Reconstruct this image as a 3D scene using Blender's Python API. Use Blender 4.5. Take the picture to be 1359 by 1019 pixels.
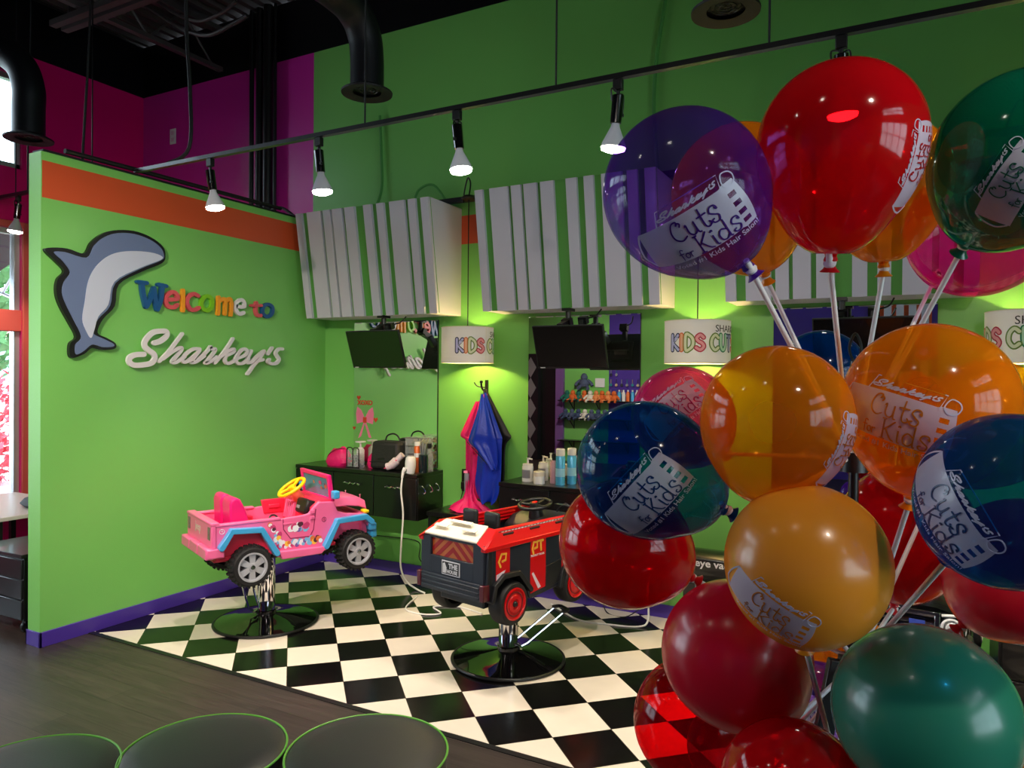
import bpy, bmesh, math, random
from mathutils import Vector, Matrix

# ------------------------------------------------------------------ camera
scene = bpy.context.scene
for o in list(bpy.data.objects):
    bpy.data.objects.remove(o)
COL = scene.collection
R = math.radians
CAM_H = 1.70
yaw, pitch, roll = R(28.42), R(-0.5877), R(0.5285)
cam_data = bpy.data.cameras.new('camera')
cam_data.sensor_width = 36.0
cam_data.lens = 975.36 / 1359 * 36.0
cam_data.clip_start = 0.05
cam = bpy.data.objects.new('camera', cam_data)
COL.objects.link(cam)
_F = Vector((-math.sin(yaw) * math.cos(pitch), math.cos(yaw) * math.cos(pitch), math.sin(pitch)))
_R0 = Vector((math.cos(yaw), math.sin(yaw), 0)); _U0 = _R0.cross(_F)
_R = _R0 * math.cos(roll) + _U0 * math.sin(roll)
_U = -_R0 * math.sin(roll) + _U0 * math.cos(roll)
M = Matrix((( _R.x, _U.x, -_F.x, 0), (_R.y, _U.y, -_F.y, 0), (_R.z, _U.z, -_F.z, CAM_H), (0, 0, 0, 1)))
cam.matrix_world = M
scene.camera = cam

# ------------------------------------------------------------------ colour management
scene.view_settings.view_transform = 'Standard'
scene.view_settings.look = 'None'
scene.view_settings.exposure = 0.12
scene.view_settings.gamma = 1.0
scene.view_settings.use_curve_mapping = False
scene.cycles.use_denoising = True
scene.cycles.transparent_max_bounces = 32
scene.cycles.max_bounces = 9
scene.cycles.sample_clamp_indirect = 6.0

# ------------------------------------------------------------------ light levels (all tuned here)
SKY_STRENGTH = 10.5
SPOT_W = 95.0
PENDANT_W = 26.0
XL, YB = -4.70, 5.095          # sign wall plane, back wall plane
XP = -7.309                    # shop front wall plane
YR = -3.5                      # rear wall plane
XR = 4.2                       # right wall plane
ZC = 5.2                       # deck height
ZBK = 4.662                    # paint stops, black above

world = bpy.data.worlds.new('daylight'); scene.world = world
world.use_nodes = True
nt = world.node_tree
bg = nt.nodes['Background']
sky = nt.nodes.new('ShaderNodeTexSky')
sky.sky_type = 'HOSEK_WILKIE'
sky.sun_direction = (0.5, -0.3, 0.8)
sky.turbidity = 4.0
mixn = nt.nodes.new('ShaderNodeMix'); mixn.data_type = 'RGBA'
mixn.inputs[0].default_value = 0.6
nt.links.new(sky.outputs[0], mixn.inputs[6])
mixn.inputs[7].default_value = (0.80, 0.90, 1.0, 1)
nt.links.new(mixn.outputs[2], bg.inputs[0])
bg.inputs[1].default_value = SKY_STRENGTH

def portal(name, loc, rot, sx, sy):
    d = bpy.data.lights.new(name, 'AREA'); d.shape = 'RECTANGLE'; d.size = sx; d.size_y = sy
    d.cycles.is_portal = True
    o = bpy.data.objects.new(name, d); o.location = loc; o.rotation_euler = rot
    COL.objects.link(o)
# portals sit in the real window openings
portal('portal_left_low', (XP - 0.05, 1.2, 1.75), (0, R(-90), 0), 2.6, 5.4)
portal('portal_left_high', (XP - 0.05, 1.2, 4.0), (0, R(-90), 0), 0.9, 5.4)
portal('portal_right_low', (XR + 0.05, 0.0, 2.0), (0, R(90), 0), 1.9, 3.4)
portal('portal_right_high', (XR + 0.05, 0.0, 4.05), (0, R(90), 0), 1.0, 3.4)

# ------------------------------------------------------------------ mesh helpers
def smooth_sharp(bm, ang=35):
    lim = R(ang)
    for e in bm.edges:
        if len(e.link_faces) == 2:
            try:
                e.smooth = e.calc_face_angle(0) < lim
            except Exception:
                e.smooth = False
        else:
            e.smooth = False
    for f in bm.faces:
        f.smooth = True

class MB:
    """collects shapes, builds ONE mesh object"""
    def __init__(s):
        s.v = []; s.f = []; s.m = []; s.mi = 0
    def add(s, vs, fs):
        b = len(s.v)
        s.v += [Vector(p) for p in vs]
        for f in fs:
            s.f.append([b + i for i in f]); s.m.append(s.mi)
        return s
    def xf(s, fn, start=0):
        for i in range(start, len(s.v)):
            s.v[i] = Vector(fn(s.v[i]))
        return s
    def box(s, x0, x1, y0, y1, z0, z1):
        vs = [(x, y, z) for z in (z0, z1) for y in (y0, y1) for x in (x0, x1)]
        return s.add(vs, [(0, 2, 3, 1), (4, 5, 7, 6), (0, 1, 5, 4), (2, 6, 7, 3), (0, 4, 6, 2), (1, 3, 7, 5)])
    def obox(s, c, sx, sy, sz, rot=(0, 0, 0)):
        m = Matrix.Translation(c) @ (Matrix.Rotation(rot[2], 4, 'Z') @ Matrix.Rotation(rot[1], 4, 'Y') @ Matrix.Rotation(rot[0], 4, 'X'))
        st = len(s.v); s.box(-sx / 2, sx / 2, -sy / 2, sy / 2, -sz / 2, sz / 2)
        return s.xf(lambda p: m @ p, st)
    def lathe(s, prof, c=(0, 0, 0), axis=(0, 0, 1), seg=32, a0=0, a1=2 * math.pi, spin=0):
        q = Vector((0, 0, 1)).rotation_difference(Vector(axis).normalized())
        full = abs(a1 - a0 - 2 * math.pi) < 1e-6
        n = seg if full else seg + 1
        vs = []; fs = []; idx = []
        for r, z in prof:
            row = []
            if r < 1e-6:
                vs.append(Vector((0, 0, z))); row = [len(vs) - 1] * n
            else:
                for k in range(n):
                    a = a0 + (a1 - a0) * k / seg + spin
                    vs.append(Vector((r * math.cos(a), r * math.sin(a), z))); row.append(len(vs) - 1)
            idx.append(row)
        for i in range(len(prof) - 1):
            for k in range(seg):
                k2 = (k + 1) % n
                f = [idx[i][k], idx[i][k2], idx[i + 1][k2], idx[i + 1][k]]
                g = []
                for a in f:
                    if a not in g: g.append(a)
                if len(g) > 2: fs.append(g)
        C = Vector(c)
        return s.add([q @ p + C for p in vs], fs)
    def cyl(s, p0, p1, r0, r1=None, seg=20, caps=True):
        r1 = r0 if r1 is None else r1
        p0 = Vector(p0); d = Vector(p1) - p0; L = d.length
        prof = ([(0, 0)] if caps else []) + [(r0, 0), (r1, L)] + ([(0, L)] if caps else [])
        return s.lathe(prof, p0, d, seg)
    def tube(s, pts, r, seg=8, smooth=True, closed=False):
        pts = [Vector(p) for p in pts]
        if smooth and len(pts) > 2: pts = catmull(pts, 6, closed)
        n = len(pts); vs = []; fs = []
        up = Vector((0, 0, 1)); prev = None
        for i, p in enumerate(pts):
            if closed: t = pts[(i + 1) % n] - pts[i - 1]
            else: t = pts[min(i + 1, n - 1)] - pts[max(i - 1, 0)]
            if t.length < 1e-9: t = Vector((0, 0, 1))
            t.normalize()
            if prev is None:
                a = t.cross(up)
                if a.length < 0.1: a = t.cross(Vector((1, 0, 0)))
            else:
                a = prev - t * prev.dot(t)
                if a.length < 1e-6: a = t.cross(up)
            a.normalize(); prev = a; b = t.cross(a)
            rr = r[min(i, len(r) - 1)] if isinstance(r, (list, tuple)) else r
            for k in range(seg):
                an = 2 * math.pi * k / seg
                vs.append(p + (a * math.cos(an) + b * math.sin(an)) * rr)
        m = n if closed else n - 1
        for i in range(m):
            j = (i + 1) % n
            for k in range(seg):
                k2 = (k + 1) % seg
                fs.append((i * seg + k, i * seg + k2, j * seg + k2, j * seg + k))
        if not closed:
            fs.append(tuple(range(seg))[::-1]); fs.append(tuple((n - 1) * seg + k for k in range(seg)))
        return s.add(vs, fs)
    def torus(s, c, axis, R0, r, seg=36, sseg=10, sx=1.0):
        q = Vector((0, 0, 1)).rotation_difference(Vector(axis).normalized()); C = Vector(c)
        pts = [C + q @ Vector((R0 * sx * math.cos(2 * math.pi * k / seg), R0 * math.sin(2 * math.pi * k / seg), 0)) for k in range(seg)]
        return s.tube(pts, r, sseg, smooth=False, closed=True)
    def prism(s, poly, a, b, fn=None):
        """poly in (u,v), extruded along w from a to b; fn maps (u,v,w) to a point"""
        n = len(poly)
        area = sum(poly[i][0] * poly[(i + 1) % n][1] - poly[(i + 1) % n][0] * poly[i][1] for i in range(n))
        if area < 0: poly = poly[::-1]
        vs = [Vector((p[0], p[1], a)) for p in poly] + [Vector((p[0], p[1], b)) for p in poly]
        fs = [tuple(range(n))[::-1], tuple(range(n, 2 * n))] + [(i, (i + 1) % n, n + (i + 1) % n, n + i) for i in range(n)]
        st = len(s.v); s.add(vs, fs)
        if fn: s.xf(fn, st)
        return s
    def ribbon(s, pts, w, z0, z1, smooth=True, sub=6, caps=True):
        """flat stroke of width w along 2-D points, with thickness z0..z1"""
        s.nr = getattr(s, 'nr', 0) + 1
        thick = z1 - z0 > .008
        if thick: z1 += .0005 * s.nr
        P = [Vector((p[0], p[1], 0)) for p in pts]
        closed = (P[0] - P[-1]).length < 1e-6 and len(P) > 3
        if closed: P = P[:-1]
        if smooth and len(P) > 2: P = catmull(P, sub, closed)
        n = len(P); vs = []; fs = []
        for i, p in enumerate(P):
            if closed: t = P[(i + 1) % n] - P[i - 1]
            else: t = P[min(i + 1, n - 1)] - P[max(i - 1, 0)]
            t.normalize(); nn = Vector((-t.y, t.x, 0)) * (w / 2)
            for q in (p + nn, p - nn):
                vs.append((q.x, q.y, z0)); vs.append((q.x, q.y, z1))
        m = n if closed else n - 1
        for i in range(m):
            a = 4 * i; b = 4 * ((i + 1) % n)
            fs += [(a + 1, a + 3, b + 3, b + 1), (a, b, b + 2, a + 2), (a, a + 1, b + 1, b), (a + 2, b + 2, b + 3, a + 3)]
        s.add(vs, fs)
        if caps and not closed:
            for e in ((P[0],P[-1]) if smooth else P):
                s.disc((e.x, e.y), w / 2 - (.0006 if thick else 0), z0, z1 - (.00025 if thick else 0))
        return s
    def disc(s, c, r, z0, z1, seg=12):
        poly = [(c[0] + r * math.cos(2 * math.pi * k / seg), c[1] + r * math.sin(2 * math.pi * k / seg)) for k in range(seg)]
        return s.prism(poly, z0, z1)
    def build(s, name, mats, parent=None, bevel=0, seg=2, ang=35, subsurf=0, recalc=True, col=None):
        me = bpy.data.meshes.new(name)
        me.from_pydata([tuple(p) for p in s.v], [], s.f)
        if not isinstance(mats, (list, tuple)): mats = [mats]
        for m in mats: me.materials.append(m)
        me.polygons.foreach_set('material_index', s.m)
        bm = bmesh.new(); bm.from_mesh(me)
        if recalc: bmesh.ops.recalc_face_normals(bm, faces=bm.faces)
        smooth_sharp(bm, ang)
        bm.to_mesh(me); bm.free()
        o = bpy.data.objects.new(name, me); COL.objects.link(o)
        if parent: o.parent = parent
        if bevel:
            b = o.modifiers.new('bevel', 'BEVEL'); b.width = bevel; b.segments = seg; b.limit_method = 'ANGLE'; b.angle_limit = R(40)
        if subsurf:
            q = o.modifiers.new('sub', 'SUBSURF'); q.levels = subsurf; q.render_levels = subsurf
        return o

def catmull(P, sub=6, closed=False):
    out = []; n = len(P)
    rng = range(n) if closed else range(n - 1)
    for i in rng:
        if closed: p0, p1, p2, p3 = P[(i - 1) % n], P[i], P[(i + 1) % n], P[(i + 2) % n]
        else: p0, p1, p2, p3 = P[max(i - 1, 0)], P[i], P[i + 1], P[min(i + 2, n - 1)]
        for k in range(sub):
            t = k / sub
            out.append(0.5 * ((2 * p1) + (p2 - p0) * t + (2 * p0 - 5 * p1 + 4 * p2 - p3) * t * t + (3 * p1 - p0 - 3 * p2 + p3) * t ** 3))
    if not closed: out.append(P[-1].copy())
    return out

def text2d(body, size=1.0, bold=0.0, align='CENTER', extrude=0.0, res=3):
    cu = bpy.data.curves.new('txt', 'FONT'); cu.body = body; cu.size = size; cu.offset = bold
    cu.align_x = align; cu.align_y = 'CENTER'; cu.extrude = extrude; cu.resolution_u = res
    ob = bpy.data.objects.new('txt', cu); COL.objects.link(ob)
    dg = bpy.context.evaluated_depsgraph_get(); dg.update()
    me = bpy.data.meshes.new_from_object(ob.evaluated_get(dg))
    vs = [v.co.copy() for v in me.vertices]; fs = [list(p.vertices) for p in me.polygons]
    bpy.data.objects.remove(ob); bpy.data.curves.remove(cu); bpy.data.meshes.remove(me)
    return vs, fs

def addtext(mb, body, size, fn, bold=0.0, align='CENTER', extrude=0.001):
    vs, fs = text2d(body, size, bold, align, extrude)
    return mb.add([fn(v) for v in vs], fs)

def empty(name, loc=(0, 0, 0), rz=0.0):
    o = bpy.data.objects.new(name, None); COL.objects.link(o)
    o.location = loc; o.rotation_euler = (0, 0, rz); o.empty_display_size = 0.1
    return o
def tag(o, label=None, cat=None, group=None, kind=None):
    if label: o['label'] = label
    if cat: o['category'] = cat
    if group: o['group'] = group
    if kind: o['kind'] = kind
    return o
def struct(o):
    o['kind'] = 'structure'; return o
def copy_tree(o, parent=None):
    c = o.copy(); COL.objects.link(c)
    if parent: c.parent = parent
    for ch in list(o.children): copy_tree(ch, c)
    return c

# ------------------------------------------------------------------ materials
def rgb(r, g, b):
    f = lambda c: (c / 255 / 12.92) if c / 255 <= 0.04045 else ((c / 255 + 0.055) / 1.055) ** 2.4
    return (f(r), f(g), f(b), 1)
_mats = {}
def mat(name, col, rough=0.5, metal=0.0, coat=0.0, var=0.0, vscale=6.0, bump=0.0, bscale=60.0, emit=0.0, spec=0.5, trans=0.0, ecol=None, bdist=0.01):
    if name in _mats: return _mats[name]
    m = bpy.data.materials.new(name); m.use_nodes = True
    t = m.node_tree; p = t.nodes['Principled BSDF']
    p.inputs['Base Color'].default_value = col
    p.inputs['Roughness'].default_value = rough
    p.inputs['Metallic'].default_value = metal
    p.inputs['Coat Weight'].default_value = coat
    p.inputs['Specular IOR Level'].default_value = spec
    p.inputs['Transmission Weight'].default_value = trans
    tc = t.nodes.new('ShaderNodeTexCoord')
    if var > 0:
        n = t.nodes.new('ShaderNodeTexNoise'); n.inputs['Scale'].default_value = vscale; n.inputs['Detail'].default_value = 4
        t.links.new(tc.outputs['Object'], n.inputs['Vector'])
        mx = t.nodes.new('ShaderNodeMix'); mx.data_type = 'RGBA'
        mx.inputs[6].default_value = tuple(c * (1 - var) for c in col[:3]) + (1,)
        mx.inputs[7].default_value = tuple(min(1, c * (1 + var)) for c in col[:3]) + (1,)
        t.links.new(n.outputs['Fac'], mx.inputs[0]); t.links.new(mx.outputs[2], p.inputs['Base Color'])
    if bump > 0:
        n2 = t.nodes.new('ShaderNodeTexNoise'); n2.inputs['Scale'].default_value = bscale; n2.inputs['Detail'].default_value = 3
        t.links.new(tc.outputs['Object'], n2.inputs['Vector'])
        b = t.nodes.new('ShaderNodeBump'); b.inputs['Strength'].default_value = bump; b.inputs['Distance'].default_value = bdist
        t.links.new(n2.outputs['Fac'], b.inputs['Height']); t.links.new(b.outputs[0], p.inputs['Normal'])
    if emit > 0:
        p.inputs['Emission Color'].default_value = ecol or col
        p.inputs['Emission Strength'].default_value = emit
    _mats[name] = m
    return m

GREEN = rgb(122, 198, 98)
m_green = mat('green_paint', GREEN, 0.45, var=0.03, vscale=1.5, bump=0.15, bscale=120)
m_magenta = mat('magenta_paint', rgb(200, 0, 105), 0.5, var=0.04, vscale=1.5, bump=0.15, bscale=120)
m_purple = mat('purple_paint', rgb(72, 48, 150), 0.4, var=0.03)
m_black = mat('black_paint', rgb(12, 12, 16), 0.6, var=0.1)
m_blackm = mat('black_metal', rgb(14, 14, 16), 0.35, coat=0.2, var=0.05)
m_blackg = mat('black_gloss', rgb(8, 8, 9), 0.12, coat=0.5, var=0.05)
m_blackp = mat('black_plastic', rgb(18, 18, 20), 0.4, var=0.05)
m_white = mat('white_paint', rgb(226, 226, 230), 0.45, var=0.02)
m_whitep = mat('white_plastic', rgb(235, 235, 235), 0.3, coat=0.2, var=0.02)
m_chrome = mat('chrome', rgb(225, 225, 230), 0.06, metal=1.0, var=0.02)
m_mirror = mat('mirror_silver', (0.96, 0.98, 0.97, 1), 0.0, metal=1.0)
m_cream = mat('cream_plastic', rgb(232, 224, 205), 0.35, var=0.03)

def banded_wall(name, base, bands, axis='z', blackz=None):
    """paint bands by height: bands = [(z0,z1,colour)]"""
    m = bpy.data.materials.new(name); m.use_nodes = True
    t = m.node_tree; p = t.nodes['Principled BSDF']; p.inputs['Roughness'].default_value = 0.34
    g = t.nodes.new('ShaderNodeNewGeometry'); sp = t.nodes.new('ShaderNodeSeparateXYZ')
    t.links.new(g.outputs['Position'], sp.inputs[0])
    prev = None; pc = base
    for ax, a, b, c in bands:
        m1 = t.nodes.new('ShaderNodeMath'); m1.operation = 'GREATER_THAN'; m1.inputs[1].default_value = a
        m2 = t.nodes.new('ShaderNodeMath'); m2.operation = 'LESS_THAN'; m2.inputs[1].default_value = b
        m3 = t.nodes.new('ShaderNodeMath'); m3.operation = 'MULTIPLY'
        t.links.new(sp.outputs[ax], m1.inputs[0]); t.links.new(sp.outputs[ax], m2.inputs[0])
        t.links.new(m1.outputs[0], m3.inputs[0]); t.links.new(m2.outputs[0], m3.inputs[1])
        mx = t.nodes.new('ShaderNodeMix'); mx.data_type = 'RGBA'
        t.links.new(m3.outputs[0], mx.inputs[0])
        if prev is None: mx.inputs[6].default_value = pc
        else: t.links.new(prev, mx.inputs[6])
        mx.inputs[7].default_value = c
        prev = mx.outputs[2]
    nz = t.nodes.new('ShaderNodeTexNoise'); nz.inputs['Scale'].default_value = 1.3; nz.inputs['Detail'].default_value = 3
    t.links.new(g.outputs['Position'], nz.inputs['Vector'])
    hs = t.nodes.new('ShaderNodeHueSaturation')
    mr = t.nodes.new('ShaderNodeMapRange'); mr.inputs[3].default_value = 0.95; mr.inputs[4].default_value = 1.05
    t.links.new(nz.outputs['Fac'], mr.inputs[0]); t.links.new(mr.outputs[0], hs.inputs['Value'])
    t.links.new(prev, hs.inputs['Color']); t.links.new(hs.outputs[0], p.inputs['Base Color'])
    n2 = t.nodes.new('ShaderNodeTexNoise'); n2.inputs['Scale'].default_value = 150
    t.links.new(g.outputs['Position'], n2.inputs['Vector'])
    b = t.nodes.new('ShaderNodeBump'); b.inputs['Strength'].default_value = 0.12; b.inputs['Distance'].default_value = 0.005
    t.links.new(n2.outputs['Fac'], b.inputs['Height']); t.links.new(b.outputs[0], p.inputs['Normal'])
    return m
ORANGE_BAND = rgb(205, 84, 46)
BLACKC = rgb(11, 11, 15)
m_signwall = banded_wall('sign_wall_paint', GREEN, [('Z', 2.775, 3.003, ORANGE_BAND)])
m_backwall = banded_wall('back_wall_paint', GREEN, [('Z', 2.775, 3.008, ORANGE_BAND), ('X', -9, -4.86, rgb(206, 40, 162)), ('Z', ZBK, 9, BLACKC)])  # pink end shifted to lavender, the purple light on it put into the colour
m_frontwall = banded_wall('shop_front_paint', rgb(228, 0, 118), [('Z', ZBK, 9, BLACKC)])
m_rearwall = banded_wall('rear_wall_paint', rgb(72, 48, 150), [('X', -9, -5.22, GREEN), ('Z', ZBK, 9, BLACKC)])
m_rightwall = banded_wall('right_wall_paint', GREEN, [('Z', ZBK, 9, BLACKC)])
# ------------------------------------------------------------------ traced outlines (metres)
SCRIPT_STROKES = [[(3.3415, 1.912), (3.3891, 1.9271), (3.4373, 1.9643), (3.4372, 1.9948), (3.3984, 1.9986), (3.3317, 1.9844), (3.2759, 1.9303), (3.2687, 1.8876), (3.2995, 1.859), (3.3371, 1.8347), (3.3467, 1.8049), (3.3186, 1.7699), (3.2491, 1.7558), (3.1856, 1.7547), (3.1543, 1.7749), (3.1587, 1.8041), (3.1988, 1.8245), (3.2625, 1.8298)], [(3.5669, 1.9889), (3.5067, 1.915), (3.4477, 1.8469), (3.3801, 1.7841)], [(3.409, 1.8022), (3.4871, 1.8569), (3.5472, 1.8856), (3.5624, 1.8747), (3.5172, 1.8226), (3.4825, 1.7838), (3.5174, 1.781), (3.5883, 1.8246)], [(3.7158, 1.883), (3.6607, 1.881), (3.5985, 1.8428), (3.5679, 1.8018), (3.5885, 1.7826), (3.6401, 1.808), (3.7053, 1.8598)], [(3.7159, 1.8739), (3.6663, 1.8178), (3.6424, 1.7837), (3.6823, 1.7882), (3.757, 1.8322)], [(3.6929, 1.7957), (3.7786, 1.8669), (3.8135, 1.9052), (3.818, 1.8877), (3.8558, 1.8882), (3.8393, 1.8569), (3.7899, 1.8072), (3.766, 1.7809), (3.8065, 1.791), (3.8674, 1.8297)], [(4.0216, 1.9758), (3.9695, 1.9067), (3.9125, 1.8404), (3.8509, 1.7826)], [(3.9126, 1.8366), (3.9697, 1.8763), (4.0281, 1.8946), (4.0259, 1.8706), (3.9561, 1.8417)], [(3.9561, 1.8417), (3.9448, 1.8063), (3.9703, 1.7813), (4.0287, 1.7988), (4.076, 1.8288)], [(4.0665, 1.8256), (4.1338, 1.8469), (4.163, 1.881), (4.1286, 1.8993), (4.0805, 1.8676), (4.0475, 1.8184), (4.0644, 1.7851), (4.1185, 1.7862), (4.1757, 1.8217)], [(4.2037, 1.8864), (4.1731, 1.8363), (4.1586, 1.7948), (4.1981, 1.7957), (4.2604, 1.8407), (4.3239, 1.8856)], [(4.3368, 1.891), (4.2859, 1.8245), (4.2257, 1.7686), (4.1887, 1.7238), (4.1642, 1.701)], [(4.2797, 1.8094), (4.3244, 1.8184)], [(4.4217, 1.9194), (4.376, 1.8671)], [(4.5362, 1.9135), (4.4954, 1.912), (4.4619, 1.8801), (4.4796, 1.8499), (4.4987, 1.8248), (4.4693, 1.7933), (4.416, 1.7872), (4.3765, 1.8036), (4.392, 1.8221)]]
WELCOME = [('W', 'navy', [[(3.2532, 2.3244), (3.2644, 2.2489), (3.2875, 2.1624)], [(3.2875, 2.1624), (3.3186, 2.2195), (3.3465, 2.2963)], [(3.3465, 2.2963), (3.3555, 2.227), (3.3731, 2.1504)], [(3.3731, 2.1504), (3.399, 2.2234), (3.4117, 2.3231)], [(3.2225, 2.327), (3.291, 2.3257)], [(3.3784, 2.3264), (3.4426, 2.3211)]]), ('e', 'coral', [[(3.452, 2.2269), (3.5333, 2.2403), (3.524, 2.2756), (3.4876, 2.2838), (3.4474, 2.2518), (3.4432, 2.2039), (3.4657, 2.1781), (3.5063, 2.1776), (3.5335, 2.1961)]]), ('l', 'amber', [[(3.5819, 2.3059), (3.5808, 2.1598)]]), ('c', 'coral', [[(3.7124, 2.2784), (3.6689, 2.2905), (3.6262, 2.2616), (3.6171, 2.2158), (3.6457, 2.1734), (3.6887, 2.1754), (3.7177, 2.1919)]]), ('o', 'lime', [[(3.791, 2.2863), (3.7486, 2.2571), (3.7421, 2.2023), (3.7867, 2.1752), (3.8315, 2.206), (3.8342, 2.2636), (3.791, 2.2863)]]), ('m', 'amber', [[(3.8973, 2.2884), (3.8929, 2.1602)], [(3.8975, 2.2544), (3.9388, 2.2797), (3.9599, 2.2516), (3.9552, 2.1651)], [(3.9598, 2.2602), (3.9966, 2.2853), (4.0171, 2.2525), (4.0113, 2.1608)]]), ('e', 'white', [[(4.0613, 2.2303), (4.1435, 2.2376), (4.1377, 2.2769), (4.1045, 2.287), (4.0665, 2.2571), (4.0615, 2.2085), (4.0943, 2.1761), (4.1383, 2.1884)]]), ('t', 'coral', [[(4.2675, 2.28), (4.2622, 2.2164), (4.2798, 2.1799), (4.3146, 2.1799)], [(4.2163, 2.2529), (4.3199, 2.2621)]]), ('o', 'navy', [[(4.3847, 2.2771), (4.3399, 2.2502), (4.3356, 2.1997), (4.3795, 2.1757), (4.4332, 2.2029), (4.4376, 2.2587), (4.3847, 2.2771)]])]
FISH_BORDER = [(2.6068, 2.4425), (2.6226, 2.4654), (2.7362, 2.4792), (2.8464, 2.4639), (2.8898, 2.5378), (2.9518, 2.6002), (3.0431, 2.647), (3.1859, 2.6698), (3.316, 2.6492), (3.4097, 2.599), (3.4312, 2.5408), (3.405, 2.4802), (3.2464, 2.3983), (3.0819, 2.2921), (3.0543, 2.1466), (2.9718, 2.0516), (2.9361, 1.9618), (2.9996, 1.9301), (3.0599, 1.8975), (3.0554, 1.8616), (2.9816, 1.85), (2.9009, 1.8601), (2.8485, 1.8195), (2.7759, 1.7918), (2.7549, 1.8165), (2.7589, 1.8842), (2.7967, 1.9284), (2.7501, 2.0186), (2.6961, 2.1149), (2.6714, 2.1956), (2.6793, 2.2794), (2.7201, 2.3345), (2.6709, 2.3861)]
FISH_BACK = [(2.6546, 2.4416), (2.7198, 2.4532), (2.8595, 2.4385), (2.9075, 2.5233), (2.979, 2.5918), (3.0711, 2.6342), (3.186, 2.648), (3.3059, 2.6289), (3.3887, 2.5862), (3.4153, 2.5337), (3.3892, 2.4949), (3.2314, 2.4147), (3.0537, 2.2978), (3.0172, 2.1433), (2.9358, 2.049), (2.9006, 1.9598), (2.9814, 1.9204), (3.0413, 1.8922), (3.0367, 1.8742), (2.9634, 1.8687), (2.8964, 1.8816), (2.8398, 1.8364), (2.7928, 1.816), (2.7901, 1.8771), (2.8266, 1.9299), (2.7752, 2.0373), (2.729, 2.1262), (2.704, 2.199), (2.7162, 2.2671), (2.7533, 2.3304), (2.7117, 2.3919)]
FISH_BELLY = [(2.9036, 2.367), (2.9704, 2.4459), (3.0529, 2.4977), (3.167, 2.5286), (3.3063, 2.5407), (3.3943, 2.5277), (3.3839, 2.498), (3.2264, 2.4204), (3.0444, 2.3056), (3.0034, 2.1509), (2.9358, 2.0664), (2.9094, 1.9776), (2.8875, 1.9245), (2.8567, 1.9659), (2.8305, 2.0413), (2.8474, 2.1626), (2.8644, 2.2759)]
BALLOONS = [
('purple', (-0.349, 1.266, 2.024), 0.14, (0.578, 0.304, -0.757), (0.39, -0.642, -0.66), (0.878, 0.044, 0.476), 1.0),
('red', (-0.109, 1.358, 2.099), 0.135, (-0.075, 0.146, -0.986), (0.889, -0.223, -0.401), (0.333, -0.285, 0.899), 0.72),
('orange', (-0.313, 1.56, 2.083), 0.14, (0.2, 0.47, -0.86)),
('orange', (-0.054, 1.692, 2.109), 0.13, (0.017, 0.14, -0.99)),
('green', (0.163, 1.479, 2.073), 0.14, (-0.432, 0.576, -0.694), (-0.165, -0.844, -0.51), (0.445, -0.525, 0.725), 0.7),
('magenta', (0.139, 1.989, 2.053), 0.155, (-0.428, 0.775, -0.466)),
('orange', (-0.206, 1.359, 1.629), 0.13, (-0.203, 0.124, -0.971), (0.904, -0.247, -0.348), (0.368, 0.037, 0.929), 0.75),
('orange', (0.029, 1.487, 1.658), 0.142, (-0.143, 0.197, -0.97), (-0.373, -0.906, -0.199), (0.908, -0.312, -0.281), 1.0),
('blue', (-0.227, 2.31, 1.718), 0.125, (0.237, 0.347, -0.908)),
('magenta', (-0.495, 1.8, 1.604), 0.125, (0.502, 0.642, -0.58), (0.185, -0.956, 0.229), (0.697, 0.292, 0.655), 1.0),
('blue', (-0.463, 1.411, 1.519), 0.135, (0.788, 0.421, -0.448), (0.379, -0.872, -0.31), (0.655, 0.017, 0.755), 1.0),
('red', (-0.614, 1.71, 1.296), 0.155, (0.791, 0.423, -0.443)),
('orange', (-0.148, 1.311, 1.392), 0.132, (-0.041, 0.332, -0.942), (-0.341, -0.804, -0.487), (0.858, -0.054, -0.511), 0.85),
('red', (-0.305, 1.521, 1.145), 0.145, (0.549, 0.351, -0.758)),
('deepred', (-0.453, 1.816, 0.85), 0.155, (0.703, 0.466, -0.538)),
('red', (-0.173, 1.377, 0.963), 0.128, (0.159, 0.252, -0.954)),
('green', (0.028, 1.4, 1.146), 0.143, (-0.219, 0.594, -0.774)),
('blue', (0.129, 1.254, 1.531), 0.123, (-0.436, 0.583, -0.685), (-0.748, -0.646, -0.149), (0.444, -0.322, -0.836), 1.0),
('red', (-0.003, 2.107, 1.324), 0.16, (-0.128, -0.024, -0.991)),
('red', (0.206, 1.795, 1.322), 0.14, (-0.573, 0.173, -0.801)),
('orange', (0.153, 1.907, 1.61), 0.135, (-0.542, 0.143, -0.828)),
('purple', (-0.211, 2.165, 0.794), 0.128, (0.4, 0.252, -0.881), (0.316, -0.915, 0.252), (0.713, 0.404, 0.573), 1.0),
('orange', (-0.189, 2.66, 0.794), 0.15, (0.28, 0.318, -0.906)),
('orange', (0.268, 2.579, 0.56), 0.128, (-0.398, 0.392, -0.829)),
('purple', (-0.464, 2.256, 0.587), 0.125, (0.516, 0.413, -0.75))]
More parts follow.
